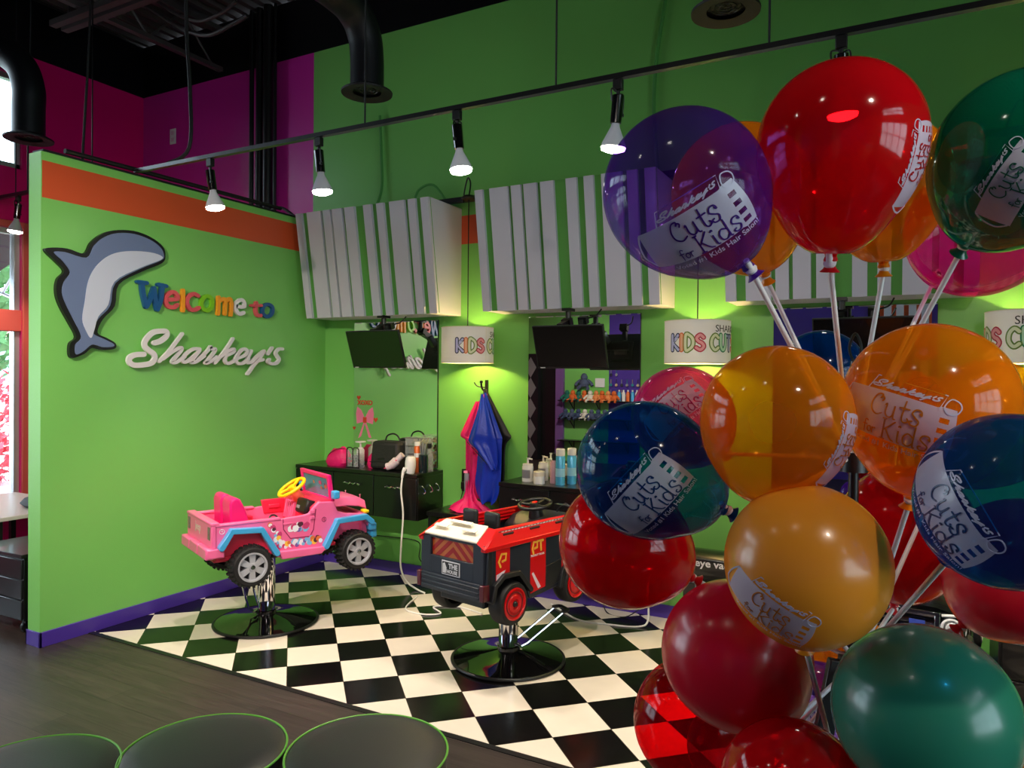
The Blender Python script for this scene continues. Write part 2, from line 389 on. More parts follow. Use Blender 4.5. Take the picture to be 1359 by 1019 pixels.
# ------------------------------------------------------------------ floor
def wood_material():
    m = bpy.data.materials.new('dark_wood_planks'); m.use_nodes = True
    t = m.node_tree; p = t.nodes['Principled BSDF']
    g = t.nodes.new('ShaderNodeNewGeometry')
    br = t.nodes.new('ShaderNodeTexBrick')
    br.inputs['Scale'].default_value = 1.0; br.inputs['Brick Width'].default_value = 1.22; br.inputs['Row Height'].default_value = 0.18
    br.inputs['Mortar Size'].default_value = 0.0018; br.offset = 0.37
    br.inputs['Color1'].default_value = rgb(50, 42, 39); br.inputs['Color2'].default_value = rgb(62, 53, 49); br.inputs['Mortar'].default_value = rgb(25, 20, 18)
    t.links.new(g.outputs['Position'], br.inputs['Vector'])
    mp = t.nodes.new('ShaderNodeMapping'); mp.inputs['Scale'].default_value = (1.2, 16, 1)
    t.links.new(g.outputs['Position'], mp.inputs[0])
    n = t.nodes.new('ShaderNodeTexNoise'); n.inputs['Scale'].default_value = 2.2; n.inputs['Detail'].default_value = 7; n.inputs['Distortion'].default_value = 1.4
    t.links.new(mp.outputs[0], n.inputs['Vector'])
    mr = t.nodes.new('ShaderNodeMapRange'); mr.inputs[1].default_value = .3; mr.inputs[2].default_value = .7; mr.inputs[3].default_value = 0.62; mr.inputs[4].default_value = 1.25
    t.links.new(n.outputs['Fac'], mr.inputs[0])
    hs = t.nodes.new('ShaderNodeHueSaturation')
    t.links.new(br.outputs['Color'], hs.inputs['Color']); t.links.new(mr.outputs[0], hs.inputs['Value'])
    t.links.new(hs.outputs[0], p.inputs['Base Color'])
    p.inputs['Roughness'].default_value = 0.42
    b = t.nodes.new('ShaderNodeBump'); b.inputs['Strength'].default_value = 0.25; b.inputs['Distance'].default_value = 0.003
    t.links.new(n.outputs['Fac'], b.inputs['Height']); t.links.new(b.outputs[0], p.inputs['Normal'])
    return m
def tile_material():
    m = bpy.data.materials.new('checker_tiles'); m.use_nodes = True
    t = m.node_tree; p = t.nodes['Principled BSDF']
    g = t.nodes.new('ShaderNodeNewGeometry')
    mp = t.nodes.new('ShaderNodeMapping'); mp.vector_type = 'POINT'
    # diagonal lattice through (-1.668, 3.7555); tile side 0.3016 m
    a = R(45)
    x0, y0 = TILE_ORG
    c, s_ = math.cos(a), math.sin(a)
    S = 1 / TILE
    # rotate by -45 deg then shift so that the corner sits on the lattice
    mp.inputs['Rotation'].default_value = (0, 0, -a)
    mp.inputs['Scale'].default_value = (S, S, 0)
    X = (c * x0 * S + s_ * y0 * S); Y = (-s_ * x0 * S + c * y0 * S)
    mp.inputs['Location'].default_value = (-X + 0.0, -Y, 0.5)
    t.links.new(g.outputs['Position'], mp.inputs[0])
    ck = t.nodes.new('ShaderNodeTexChecker'); ck.inputs['Scale'].default_value = 1.0
    t.links.new(mp.outputs[0], ck.inputs['Vector'])
    ck.inputs['Color1'].default_value = rgb(14, 13, 14) if TILE_FLIP else rgb(228, 218, 204)
    ck.inputs['Color2'].default_value = rgb(228, 218, 204) if TILE_FLIP else rgb(14, 13, 14)
    n = t.nodes.new('ShaderNodeTexNoise'); n.inputs['Scale'].default_value = 5; n.inputs['Detail'].default_value = 5
    t.links.new(g.outputs['Position'], n.inputs['Vector'])
    mr = t.nodes.new('ShaderNodeMapRange'); mr.inputs[3].default_value = 0.9; mr.inputs[4].default_value = 1.06
    hs = t.nodes.new('ShaderNodeHueSaturation')
    t.links.new(n.outputs['Fac'], mr.inputs[0]); t.links.new(mr.outputs[0], hs.inputs['Value'])
    t.links.new(ck.outputs['Color'], hs.inputs['Color'])
    # thin joints
    br = t.nodes.new('ShaderNodeTexBrick'); br.offset = 0; br.inputs['Scale'].default_value = 1; br.inputs['Brick Width'].default_value = 1; br.inputs['Row Height'].default_value = 1
    br.inputs['Mortar Size'].default_value = 0.006; br.inputs['Mortar Smooth'].default_value = 0
    t.links.new(mp.outputs[0], br.inputs['Vector'])
    mx = t.nodes.new('ShaderNodeMix'); mx.data_type = 'RGBA'; mx.inputs[7].default_value = rgb(70, 62, 52)
    t.links.new(br.outputs['Fac'], mx.inputs[0]); t.links.new(hs.outputs[0], mx.inputs[6])
    t.links.new(mx.outputs[2], p.inputs['Base Color'])
    mr2 = t.nodes.new('ShaderNodeMapRange'); mr2.inputs[3].default_value = 0.13; mr2.inputs[4].default_value = 0.24
    t.links.new(n.outputs['Fac'], mr2.inputs[0]); t.links.new(mr2.outputs[0], p.inputs['Roughness'])
    return m
TILE = 0.4266 / math.sqrt(2)
TILE_ORG = (-1.673, 3.344)
TILE_FLIP = False
YT = 2.92
struct(MB().box(XP - 0.15, XR, YR, YT, -0.1, 0).build('floor', wood_material()))
struct(MB().box(XL - 0.2, XR, YT, YB, -0.1, 0).build('floor', tile_material()))
struct(MB().box(XP - 0.15, XL - 0.2, YT, YB, -0.1, 0).build('floor', bpy.data.materials['dark_wood_planks']))
struct(MB().box(XL + 0.0, XR, YT - 0.03, YT + 0.005, 0, 0.004).build('trim_1', m_blackp))

# ------------------------------------------------------------------ walls
def hole_wall_yz(name, x0, x1, y0, y1, z0, z1, holes, m):
    """wall slab with x thickness, rectangular holes (ya,yb,za,zb)"""
    mb = MB()
    ys = sorted({y0, y1} | {h[0] for h in holes} | {h[1] for h in holes})
    zs = sorted({z0, z1} | {h[2] for h in holes} | {h[3] for h in holes})
    for i in range(len(ys) - 1):
        for j in range(len(zs) - 1):
            cy, cz = (ys[i] + ys[i + 1]) / 2, (zs[j] + zs[j + 1]) / 2
            if any(h[0] < cy < h[1] and h[2] < cz < h[3] for h in holes): continue
            mb.box(x0, x1, ys[i], ys[i + 1], zs[j], zs[j + 1])
    return mb
# back wall
struct(MB().box(XP - 0.15, XR, YB, YB + 0.15, 0, ZC).build('wall_back', m_backwall))
# left partition carrying the sign, open above
struct(MB().box(XL - 0.13, XL, 2.60, YB, 0, 3.057).build('wall_left', m_signwall))
struct(MB().box(XL - 0.13, XL, 2.594, 2.60, 0.093, 3.057).build('trim_4', m_green))
# rear, right, shop front
right_holes = [(-1.6, 1.6, 1.1, 2.9), (-1.3, 1.3, 3.6, 4.3)]
struct(MB().box(XP - 0.15, XR, YR - 0.15, YR, 0, ZC).build('wall_rear', m_rearwall))
struct(hole_wall_yz('r', XR, XR + 0.15, YR - 0.15, YB + 0.15, 0, ZC, right_holes, None).build('wall_right', m_rightwall))
FW = [(2.30, 3.862, 0.45, 3.03), (0.55, 2.15, 0.45, 3.03), (-1.2, 0.40, 0.45, 3.03),
      (2.30, 3.862, 3.585, 4.45), (0.55, 2.15, 3.585, 4.45), (-1.2, 0.40, 3.585, 4.45)]
struct(hole_wall_yz('f', XP - 0.15, XP, YR - 0.15, YB + 0.15, 0, ZC, FW, None).build('wall_front', m_frontwall))
# ceiling: corrugated deck
mb = MB(); x = XP - 0.1; k = 0
pts = []
while x < XR + 0.1:
    pts += [(x, ZC), (x + 0.05, ZC), (x + 0.07, ZC + 0.04), (x + 0.13, ZC + 0.04)]; x += 0.15
vs = []; fs = []
for i, (a, b) in enumerate(pts):
    vs += [(a, YR - 0.1, b), (a, YB + 0.1, b)]
    if i: fs.append((2 * i - 2, 2 * i - 1, 2 * i + 1, 2 * i))
mb.add(vs, fs); mb.box(XP - 0.15, XR + 0.15, YR - 0.15, YB + 0.15, ZC + 0.05, ZC + 0.15)
m_deck = mat('deck_metal', rgb(66, 60, 62), 0.6, var=0.1)
struct(mb.build('ceiling', m_deck))
# baseboards
m_base = mat('baseboard_purple', rgb(74, 50, 156), 0.35, var=0.03)
struct(MB().box(XL, XL + 0.014, 2.586, YB, 0, 0.093).box(XL - 0.144, XL + 0.014, 2.586, 2.60, 0, 0.093).box(XL - 0.144, XL - 0.13, 2.586, YB, 0, 0.093).build('baseboard_left', m_base, bevel=0.002))
struct(MB().box(XL + 0.014, XR, YB - 0.014, YB, 0, 0.093).build('baseboard_back', m_base, bevel=0.002))
# black cap on the top of the sign wall, with cable run
struct(MB().box(XL - 0.12, XL - 0.01, 2.61, YB - 0.01, 3.057, 3.075).build('trim_2', m_black))

# window frames + glass in the shop front
m_frame = mat('storefront_aluminium', rgb(196, 202, 208), 0.3, metal=0.6, var=0.03)
m_salmon = mat('salmon_frame', rgb(214, 92, 84), 0.45, var=0.03)
def glass_mat():
    m = bpy.data.materials.new('window_glass'); m.use_nodes = True; t = m.node_tree
    t.nodes.remove(t.nodes['Principled BSDF']); out = t.nodes['Material Output']
    tr = t.nodes.new('ShaderNodeBsdfTransparent'); tr.inputs[0].default_value = (0.93, 0.97, 0.97, 1)
    gl = t.nodes.new('ShaderNodeBsdfGlossy'); gl.inputs['Roughness'].default_value = 0.02
    fr = t.nodes.new('ShaderNodeFresnel'); mx = t.nodes.new('ShaderNodeMixShader')
    t.links.new(fr.outputs[0], mx.inputs[0]); t.links.new(tr.outputs[0], mx.inputs[1]); t.links.new(gl.outputs[0], mx.inputs[2])
    t.links.new(mx.outputs[0], out.inputs[0]); return m
m_glass = glass_mat()
def front_window(n, h, mullion=None, salmon=False):
    ya, yb, za, zb = h
    w = empty('window_%d' % n, (XP, (ya + yb) / 2, za)); struct(w)
    oy, oz = (ya + yb) / 2, za
    mb = MB(); t = 0.05
    def b(y0, y1, z0, z1): mb.box(-0.11, -0.03, y0 - oy, y1 - oy, z0 - oz, z1 - oz)
    b(ya, ya + t, za, zb); b(yb - t, yb, za, zb); b(ya, yb, za, za + t); b(ya, yb, zb - t, zb)
    mb.build('window_frame', m_frame, w, bevel=0.004)
    if mullion:
        MB().box(-0.10, 0.0, ya - oy, yb - oy, mullion[0] - oz, mullion[1] - oz).build('transom', m_salmon, w, bevel=0.004)
    MB().box(-0.075, -0.069, ya + t - oy, yb - t - oy, t, zb - oz - t).build('pane', m_glass, w)
for i, h in enumerate(FW):
    front_window(i + 1, h, (2.077, 2.274) if i < 3 else None)
# salmon casing around the low windows
mb = MB()
for (ya, yb, za, zb) in FW[:3]:
    mb.box(XP, XP + 0.03, yb, yb + 0.065, za - 0.06, zb + 0.06).box(XP, XP + 0.03, ya - 0.065, ya, za - 0.06, zb + 0.06).box(XP, XP + 0.03, ya, yb, zb, zb + 0.06).box(XP, XP + 0.03, ya, yb, za - 0.06, za)
struct(mb.build('trim_3', m_salmon, bevel=0.004))
# right-hand windows with glazing bars (seen reflected in the balloons)
for i, (xa, xb, za, zb) in enumerate(right_holes):
    w = struct(empty('window_%d' % (i + 7), (XR, (xa + xb) / 2, za), R(90)))
    ox = (xa + xb) / 2; mb = MB(); nx = 4; nz = 2
    for k in range(nx + 1):
        x = xa + (xb - xa) * k / nx - ox; mb.box(x - 0.035, x + 0.035, -0.12, -0.04, 0, zb - za)
    for k in range(nz + 1):
        z = (zb - za) * k / nz; mb.box(xa - ox, xb - ox, -0.12, -0.04, max(0, z - 0.035), min(zb - za, z + 0.035))
    mb.build('window_frame', m_blackm, w)
    MB().box(xa - ox, xb - ox, -0.085, -0.08, 0, zb - za).build('pane', m_glass, w)
# ------------------------------------------------------------------ outside
m_paving = mat('pale_paving', rgb(190, 186, 182), 0.8, var=0.12, vscale=3)
struct(MB().box(XP - 16, XP - 0.15, -12, 16, -0.2, -0.03).build('ground_outside', m_paving))
def foliage(name, c, rx, ry, rz, n, size, m, seed, parent):
    rnd = random.Random(seed); mb = MB()
    for i in range(n):
        while True:
            v = Vector((rnd.uniform(-1, 1), rnd.uniform(-1, 1), rnd.uniform(-1, 1)))
            if 0.25 < v.length < 1: break
        p = Vector((c[0] + v.x * rx, c[1] + v.y * ry, c[2] + v.z * rz))
        a = Vector((rnd.uniform(-1, 1), rnd.uniform(-1, 1), rnd.uniform(-.4, 1))).normalized()
        b = a.orthogonal().normalized(); cc = a.cross(b); s = size * rnd.uniform(.6, 1.3)
        mb.add([p + b * s, p + cc * s * .5, p - b * s, p - cc * s * .5], [(0, 1, 2, 3)])
    return mb.build(name, m, parent, recalc=False)
m_leaf = mat('tree_leaves', rgb(96, 150, 92), 0.6, var=0.4, vscale=20)
m_bark = mat('bark', rgb(92, 74, 62), 0.9, var=0.2)
for k, (x, y, h, lab) in enumerate([(-11.6, 5.6, 3.6, 'leafy green tree outside, framed by the lower left shop window'), (-15.2, 3.0, 4.4, 'leafy green tree farther out behind the shop window glass')]):
    t = tag(empty('street_tree', (x, y, -0.03)), lab, 'tree')
    MB().cyl((0, 0, 0), (0.05, 0, h * .55), 0.12, 0.07).tube([(0.05, 0, h * .5), (.3, .2, h * .7), (.5, .3, h * .9)], .04).build('trunk', m_bark, t)
    foliage('leaves', (0, 0, h * .78), 1.5, 1.6, 1.15, 1600, .12, m_leaf, 5 + k, t)
m_redleaf = mat('red_flowers', rgb(226, 96, 110), 0.7, var=0.35, vscale=30)
h = tag(empty('flower_hedge', (-10.6, 5.2, -0.03)), 'low hedge of red and pink flowers outside the shop window', 'hedge')
foliage('flowers', (0, 0, .95), .5, 2.6, .8, 2600, .07, m_redleaf, 11, h)
MB().box(-.35, .35, -2.4, 2.4, 0, .25).build('planter', m_white, h, bevel=.02)
bb = tag(empty('brick_building', (-18.0, 9.0, -0.03)), 'pale pink building across the street behind the hedge', 'building')
MB().box(-.5, .5, -7, 7, 0, 3.4).build('wall', mat('pale_pink_render', rgb(226, 176, 170), .8, var=.1), bb)
for k in range(5): MB().box(.5, .53, -6 + 2.6 * k, -4.6 + 2.6 * k, 1.0, 2.4).build('window', mat('far_glass', rgb(150, 170, 180), .2), bb)
# black canopy with white struts above the window
cn = tag(empty('entrance_canopy', (-8.3, 3.4, 2.55)), 'dark awning with pale diagonal struts outside the shop window', 'awning')
MB().prism([(-.75, .15), (.7, .62), (.7, .68), (-.75, .22)], -2.6, 1.0, lambda p: Vector((p.x, p.z, p.y))).build('canopy_cloth', m_black, cn)
mb = MB()
for y in (-1.6, -.6, .35, .85):
    mb.cyl((-.72, y, .14), (.7, y, -.25), .018).cyl((-.72, y, .14), (-.72, y - .3, .19), .012).cyl((-.1, y, -.02), (.6, y, .6), .014)
mb.build('strut', m_frame, cn)
for y, lab in ((3.05, 'left bent steel bike hoop outside the window'), (3.75, 'right bent steel bike hoop outside the window')):
    tag(MB().tube([(-9.1, y - .25, -0.03), (-9.1, y - .25, .6), (-9.1, y - .15, .8), (-9.1, y + .15, .8), (-9.1, y + .25, .6), (-9.1, y + .25, -0.03)], .022).build('bike_hoop', m_chrome), lab, 'bike rack')

# ------------------------------------------------------------------ ceiling clutter
m_duct = mat('black_duct', rgb(18, 20, 25), 0.5, metal=0.3, var=0.1)
def duct(loc, pts, lab):
    t = tag(empty('air_duct', loc), lab, 'air duct')
    P = [(0, 0, .02)] + pts
    mb = MB()
    mb.tube(P, .118, 24, smooth=True).build('duct_pipe', m_duct, t, ang=50)
    mb = MB().lathe([(.10, 0.0), (.178, -.012), (.18, .0), (.125, .03), (.118, .03)], seg=36).build('flange', m_black, t)
    mb = MB()
    for r in (.03, .055, .08): mb.torus((0, 0, -.002 + .02), (0, 0, 1), r, .004, 24, 6)
    for k in range(4):
        a = k * math.pi / 4; mb.cyl((-.1 * math.cos(a), -.1 * math.sin(a), .02), (.1 * math.cos(a), .1 * math.sin(a), .02), .003, seg=6)
    mb.build('grille', m_blackm, t)
    return t
duct((-3.404, 4.094, 3.70), [(0, 0, .22), (0, -.03, .38), (0, -.13, .50), (0, -.32, .55), (0, -.9, .56), (0, -2.4, .56)], 'black ceiling duct drop hanging in front of the green upper wall')
duct((-.885, 3.979, 3.65), [(0, 0, .4), (0, 0, .7), (0, 0, 1.0), (0, 0, 1.5)], 'black duct grille at the top above the track and the red balloon')
duct((-6.352, 3.408, 3.604), [(0, 0, .25), (.0, 0, .40), (-.06, -.02, .58), (-.2, -.08, .71), (-.42, -.15, .77), (-.6, -.35, .8), (-.7, -.7, .8), (-.7, -1.4, .8)], 'black elbow duct at far left in front of the high window')
# black steel joists
m_steel = mat('dark_steel', rgb(78, 73, 74), 0.55, metal=0.3, var=0.1)
def joist(x, lab):
    t = tag(empty('bar_joist', (x, 0, 0)), lab, 'joist')
    mb = MB(); mb.box(-.04, .04, YR, YB, 5.10, 5.15).box(-.03, .03, YR, YB, 4.72, 4.76)
    mb.build('chord', m_steel, t)
    mb = MB(); y = YR + .1; up = False
    while y < YB - .3:
        mb.cyl((0, y, 4.74 if not up else 5.12), (0, y + .35, 5.12 if not up else 4.74), .011, seg=6); y += .35; up = not up
    mb.build('web', m_steel, t)
for x, lab in ((-6.1, 'open-web steel joist nearest the shop window under the black deck'), (-3.0, 'open-web steel joist above the pink styling car'), (-1.4, 'open-web steel joist above the fire engine chair'), (.2, 'open-web steel joist above the balloons')):
    joist(x, lab)
t = tag(empty('strip_light', (-6.15, 3.73, 4.68)), 'unlit grey twin strip fixture hung from the dark ceiling', 'light fixture')
MB().box(-.35, 1.2, -.08, -.02, -.025, .025).box(-.35, 1.2, .02, .08, -.025, .025).build('housing', m_steel, t)
MB().box(.45, .65, -.12, .12, .025, .06).cyl((.55, 0, .06), (.55, 0, .5), .01).cyl((-.2, 0, 0), (-.2, 0, .5), .01).build('hanger', m_steel, t)
m_cable = mat('black_cable', rgb(20, 20, 22), 0.6)
m_gcable = mat('green_painted_cable', rgb(80, 160, 74), 0.5)
m_wcable = mat('white_cable', rgb(232, 232, 228), 0.45)
def cable(pts, r, m, lab, name='cable', cat='cable'):
    return tag(MB().tube(pts, r, 8).build(name, m), lab, cat)
cable([(-4.95, 4.4, 4.72), (-5.11, 4.4, 4.69), (-5.44, 4.4, 4.66), (-5.79, 4.4, 4.80), (-6.3, 4.4, 5.12)], .018, m_steel, 'sagging grey conduit bundle under the dark ceiling')
cable([(-4.97, 4.3, 4.80), (-5.15, 4.3, 4.74), (-5.44, 4.3, 4.74), (-5.75, 4.3, 4.88), (-6.1, 4.3, 5.12)], .014, m_steel, 'thin grey flexible conduit above the sagging bundle')
# vertical conduits behind the sign wall
for x, r, lab in ((-5.593, .022, 'thin leftmost black conduit on the purple-pink wall'), (-5.49, .033, 'second black conduit from the left on the purple-pink wall'), (-5.375, .047, 'thickest black conduit on the purple-pink wall'), (-5.283, .016, 'thin rightmost black conduit on the purple-pink wall')):
    tag(MB().cyl((x, 5.03, 2.6), (x, 5.03, ZC - .02), r, seg=16).build('conduit', m_blackm), lab, 'pipe')
cable([(-5.283, 4.98, 3.1), (-5.2, 4.9, 3.2), (-5.0, 4.85, 3.2), (-4.78, 4.8, 3.08)], .014, m_cable, 'black hose looping over the far end of the sign wall')
cable([(-4.72, 2.75, 3.10), (-4.74, 3.3, 3.11), (-4.70, 4.0, 3.10), (-4.76, 4.6, 3.12)], .016, m_cable, 'black cable lying along the top of the sign wall')
cable([(-5.83, 3.6, ZC), (-5.85, 3.6, 4.4), (-5.93, 3.6, 3.5), (-5.95, 3.6, 3.1)], .010, m_cable, 'thin black drop wire before the crimson wall')
cable([(-6.68, 3.6, ZC), (-6.69, 3.6, 4.5), (-6.72, 3.6, 3.7), (-6.72, 3.6, 3.27)], .007, m_cable, 'hair-thin dark wire before the elbow duct')
cable([(-4.29, 3.3, ZC), (-4.29, 3.3, 4.1), (-4.25, 3.3, 3.6), (-4.23, 3.28, 3.2), (-4.40, 3.24, 3.105)], .012, m_cable, 'black feed wire dropping to the start of the light track')
cable([(-1.53, 5.07, ZC - .05), (-1.53, 5.07, 4.5), (-1.6, 5.07, 4.0), (-1.62, 5.07, 3.6), (-1.58, 5.07, 3.1)], .014, m_gcable, 'green painted cable running down the upper wall behind the purple balloon')
cable([(-4.07, 5.07, 3.95), (-4.05, 5.07, 3.6), (-4.04, 5.06, 3.3), (-4.1, 5.0, 3.12), (-4.3, 4.9, 3.08)], .012, m_gcable, 'green cable dropping behind the left striped awning')
cable([(-4.2, 4.95, 3.08), (-4.0, 5.0, 3.16), (-3.7, 5.0, 3.10), (-3.6, 5.0, 3.24), (-3.45, 5.0, 3.26), (-3.3, 5.0, 3.08)], .010, m_gcable, 'green coiled cable on top of the left striped awning')
cable([(-1.517, 3.22, ZC), (-1.517, 3.22, 3.10)], .005, m_cable, 'suspension wire holding the light track near its middle')
cable([(-2.69, 3.22, ZC), (-2.69, 3.22, 3.10)], .005, m_cable, 'suspension wire holding the light track below the duct grille')
cable([(-.535, 3.22, ZC), (-.535, 3.22, 3.10)], .005, m_cable, 'suspension wire holding the light track above the red balloon')
# black power bar between the awnings that feeds the pendants
tag(MB().box(-4.65, 1.3, 4.97, 5.02, 3.09, 3.13).box(-4.6, -4.57, 5.02, 5.095, 3.09, 3.13).box(1.2, 1.23, 5.02, 5.095, 3.09, 3.13).build('power_bar', m_blackm, bevel=.003), 'black metal bar along the back wall behind the striped awnings', 'rail')
# outlet on the purple-pink wall
m_plate = mat('outlet_plate', rgb(222, 190, 214), .4)
o = tag(empty('wall_outlet', (-6.82, YB, 4.18)), 'white outlet plate high on the purple-pink wall', 'outlet')
MB().box(-.045, .045, -.008, 0, -.08, .08).build('plate', m_white, o, bevel=.003)
MB().box(-.02, .02, -.012, -.007, .015, .055).box(-.02, .02, -.012, -.007, -.055, -.015).build('socket', m_plate, o)

# ------------------------------------------------------------------ track light
m_bulb = mat('bulb_glow', (1, .95, .86, 1), .3, emit=28.0, ecol=(1, .94, .82, 1))
m_bulbshell = mat('bulb_shell', rgb(196, 200, 210), .3, coat=.3)
TY, TZ = 3.22, 3.085
tag(MB().box(-4.70, XR - .5, TY - .016, TY + .016, TZ - .010, TZ + .014).build('light_track', m_blackm), 'long black ceiling light track carrying the spotlights', 'light track')
def spot_head(x, y, z, aim, lab, group=None, power=1.0, yaw_off=0.0):
    """track spotlight: adapter, yoke, can, bulb and its lamp"""
    t = tag(empty('track_spotlight', (x, y, z)), lab, 'spotlight', group)
    MB().box(-.022, .022, -.016, .016, -.05, 0).cyl((0, 0, -.05), (0, 0, -.075), .009).build('adapter', m_blackp, t, bevel=.003)
    a = Vector(aim).normalized(); p0 = Vector((0, 0, -.085))
    MB().cyl(p0 - a * .012, p0 + a * .115, .028, .026, 24).build('can', m_blackg, t, bevel=.003)
    side = a.cross(Vector((0, 0, 1))).normalized()
    MB().tube([(0, 0, -.07), tuple(Vector((0, 0, -.07)) + side * .034), tuple(p0 + side * .036 + a * .07)], .004, 6).obox(tuple(p0 + side * .034 + a * .07), .014, .014, .014).tube([(0, 0, -.06), tuple(Vector((0, 0, -.05)) - side * .04), tuple(p0 - side * .036 + a * .02)], .004, 6).build('yoke', m_blackp, t)
    b0 = p0 + a * .115
    MB().lathe([(.018, 0), (.021, .015), (.056, .092), (.058, .108)], b0, a, 28).build('bulb', m_bulbshell, t)
    bl = MB().lathe([(.058, .107), (.054, .120), (.030, .129), (0, .132)], b0, a, 28).build('bulb_face', m_bulb, t)
    L = bpy.data.lights.new('spot_lamp', 'SPOT'); L.energy = SPOT_W * power; L.spot_size = R(86); L.spot_blend = .8; L.shadow_soft_size = .035
    L.color = (1, .86, .70)
    lo = bpy.data.objects.new('spot_lamp', L); COL.objects.link(lo); lo.parent = t
    lo.location = b0 + a * .15
    lo.rotation_euler = a.to_track_quat('-Z', 'Y').to_euler()
    return t
sx = [-3.95, -3.03, -2.08, -1.20, -.258, .66, 1.58]
labs = ['first lit track spotlight from the left, in front of the purple-pink wall', 'second lit track spotlight from the left, before the seam of pink and green', 'third lit track spotlight from the left, above the left awning', 'fourth lit track spotlight, touching the purple balloon', 'track spotlight partly hidden by the top of the red balloon', 'track spotlight past the right edge of the frame', 'farthest right track spotlight outside the view']
aims = [(.10, .10, -1), (.06, .08, -1), (.12, .0, -1), (-.12, .06, -1), (.03, .10, -1), (0, .2, -1), (0, .2, -1)]
for k in range(7):
    spot_head(sx[k], TY, TZ - .012, aims[k], labs[k], None)
# second track nearer the front of the shop (seen as points of light in the balloons)
tag(MB().box(-4.3, 3.9, .18, .216, 3.30, 3.334).cyl((-2.5, .2, 3.334), (-2.5, .2, ZC), .005).cyl((2.5, .2, 3.334), (2.5, .2, ZC), .005).build('light_track', m_blackm), 'second light track nearer the front, above and behind the camera', 'light track')
for x_, a_, l_, p_ in ((-3.6, (-.35, .75, -1), 'front track spotlight aimed at the sign wall', 1.9), (-2.6, (-.9, 1.0, -.9), 'second front track spotlight aimed at the sign wall', 3.3), (-1.5, (-.3, 1.2, -1), 'front track spotlight aimed at the pink car', 1.0), (-.4, (-.9, 1.6, -.75), 'front track spotlight aimed at the awnings', .45), (.9, (-.2, 1.3, -1), 'front track spotlight aimed past the balloons', .7), (2.2, (0, -1.2, -1), 'front track spotlight aimed at the rear wall, right', 1.0), (-4.1, (-.4, -1.3, -1), 'front track spotlight aimed at the rear wall, left', 3.0)):
    spot_head(x_, .198, 3.30, a_, l_, None, p_)
# side track with one spotlight in the crimson room, far left
tag(MB().box(-7.25, -5.6, 3.58, 3.612, 3.235, 3.265).cyl((-6.9, 3.596, 3.265), (-6.9, 3.596, ZC), .005).cyl((-5.8, 3.596, 3.265), (-5.8, 3.596, ZC), .005).build('light_track', m_blackm), 'short track in the crimson room beyond the sign wall', 'light track')
spot_head(-6.86, 3.596, 3.235, (-.12, -.05, -1), 'lit spotlight at far left beyond the end of the sign wall', None, .6)

# ------------------------------------------------------------------ striped awnings
SLATS = [(0, .065), (.125, .275), (.302, .38), (.403, .505), (.535, .637), (.73, .81), (.863, .933), (.99, 1.135), (1.17, 1.24), (1.29, 1.362)]
m_awg = mat('awning_green', rgb(92, 168, 74), .5, var=.03)  # green taken darker: shade in the gaps between slats put into the colour
m_aww = mat('awning_white', rgb(206, 206, 222), .5, var=.02)
def awning(x0, lab):
    t = tag(empty('striped_awning', (x0, YB - .003, 2.19)), lab, 'awning', None)
    W = 1.365; yt, yb, H = -.45, -.31, .875
    MB().prism([(0, 0), (0, H), (yt, H), (yb, 0)], 0, W, lambda p: Vector((p.z, p.x, p.y))).build('box_panel', m_aww, t, bevel=.003)
    # green face board
    d = Vector((0, yt - yb, H)).normalized(); n = Vector((0, -d.z, d.y))
    def face(u, w0, w1, a, b, m, nm):
        mb = MB()
        P0 = Vector((0, yb, 0)); L = Vector((0, yt - yb, H)).length
        vs = []
        for (xx, s, w) in [(a, 0, w0), (b, 0, w0), (b, L, w0), (a, L, w0), (a, 0, w1), (b, 0, w1), (b, L, w1), (a, L, w1)]:
            vs.append(Vector((xx, 0, 0)) + P0 + d * s + n * w)
        mb.add(vs, [(0, 3, 2, 1), (4, 5, 6, 7), (0, 1, 5, 4), (1, 2, 6, 5), (2, 3, 7, 6), (3, 0, 4, 7)])
        return mb.build(nm, m, t)
    face(0, 0, .004, .0, W, m_awg, 'green_face')
    for a, b in SLATS: face(0, .004, .03, a, b, m_aww, 'white_slat')
    return t
AWX = [-4.60, -2.825, -1.035, .75, 2.54]
awning(AWX[0], 'white-slatted green awning at the left, next to the sign wall')
awning(AWX[1], 'white-slatted green awning in the middle, behind the purple balloon')
awning(AWX[2], 'white-slatted green awning at the right, behind the red and magenta balloons')

# ------------------------------------------------------------------ mirrors
def wallmirror(x0, x1, lab):
    t = tag(empty('wall_mirror', ((x0 + x1) / 2, YB, .93)), lab, 'mirror'); w = (x1 - x0) / 2
    MB().box(-w, w, -.012, 0, 0, 1.235).build('backing', m_blackp, t)
    MB().box(-w + .002, w - .002, -.016, -.012, .002, 1.233).build('glass', m_mirror, t)
    return t
wallmirror(-4.348, -3.453, 'frameless wall mirror above the left counter, with a pink bow sticker')
wallmirror(-2.607, -1.703, 'frameless wall mirror above the counter behind the fire engine chair')
wallmirror(-.794, .143, 'frameless wall mirror behind the upper sticks of the balloons')
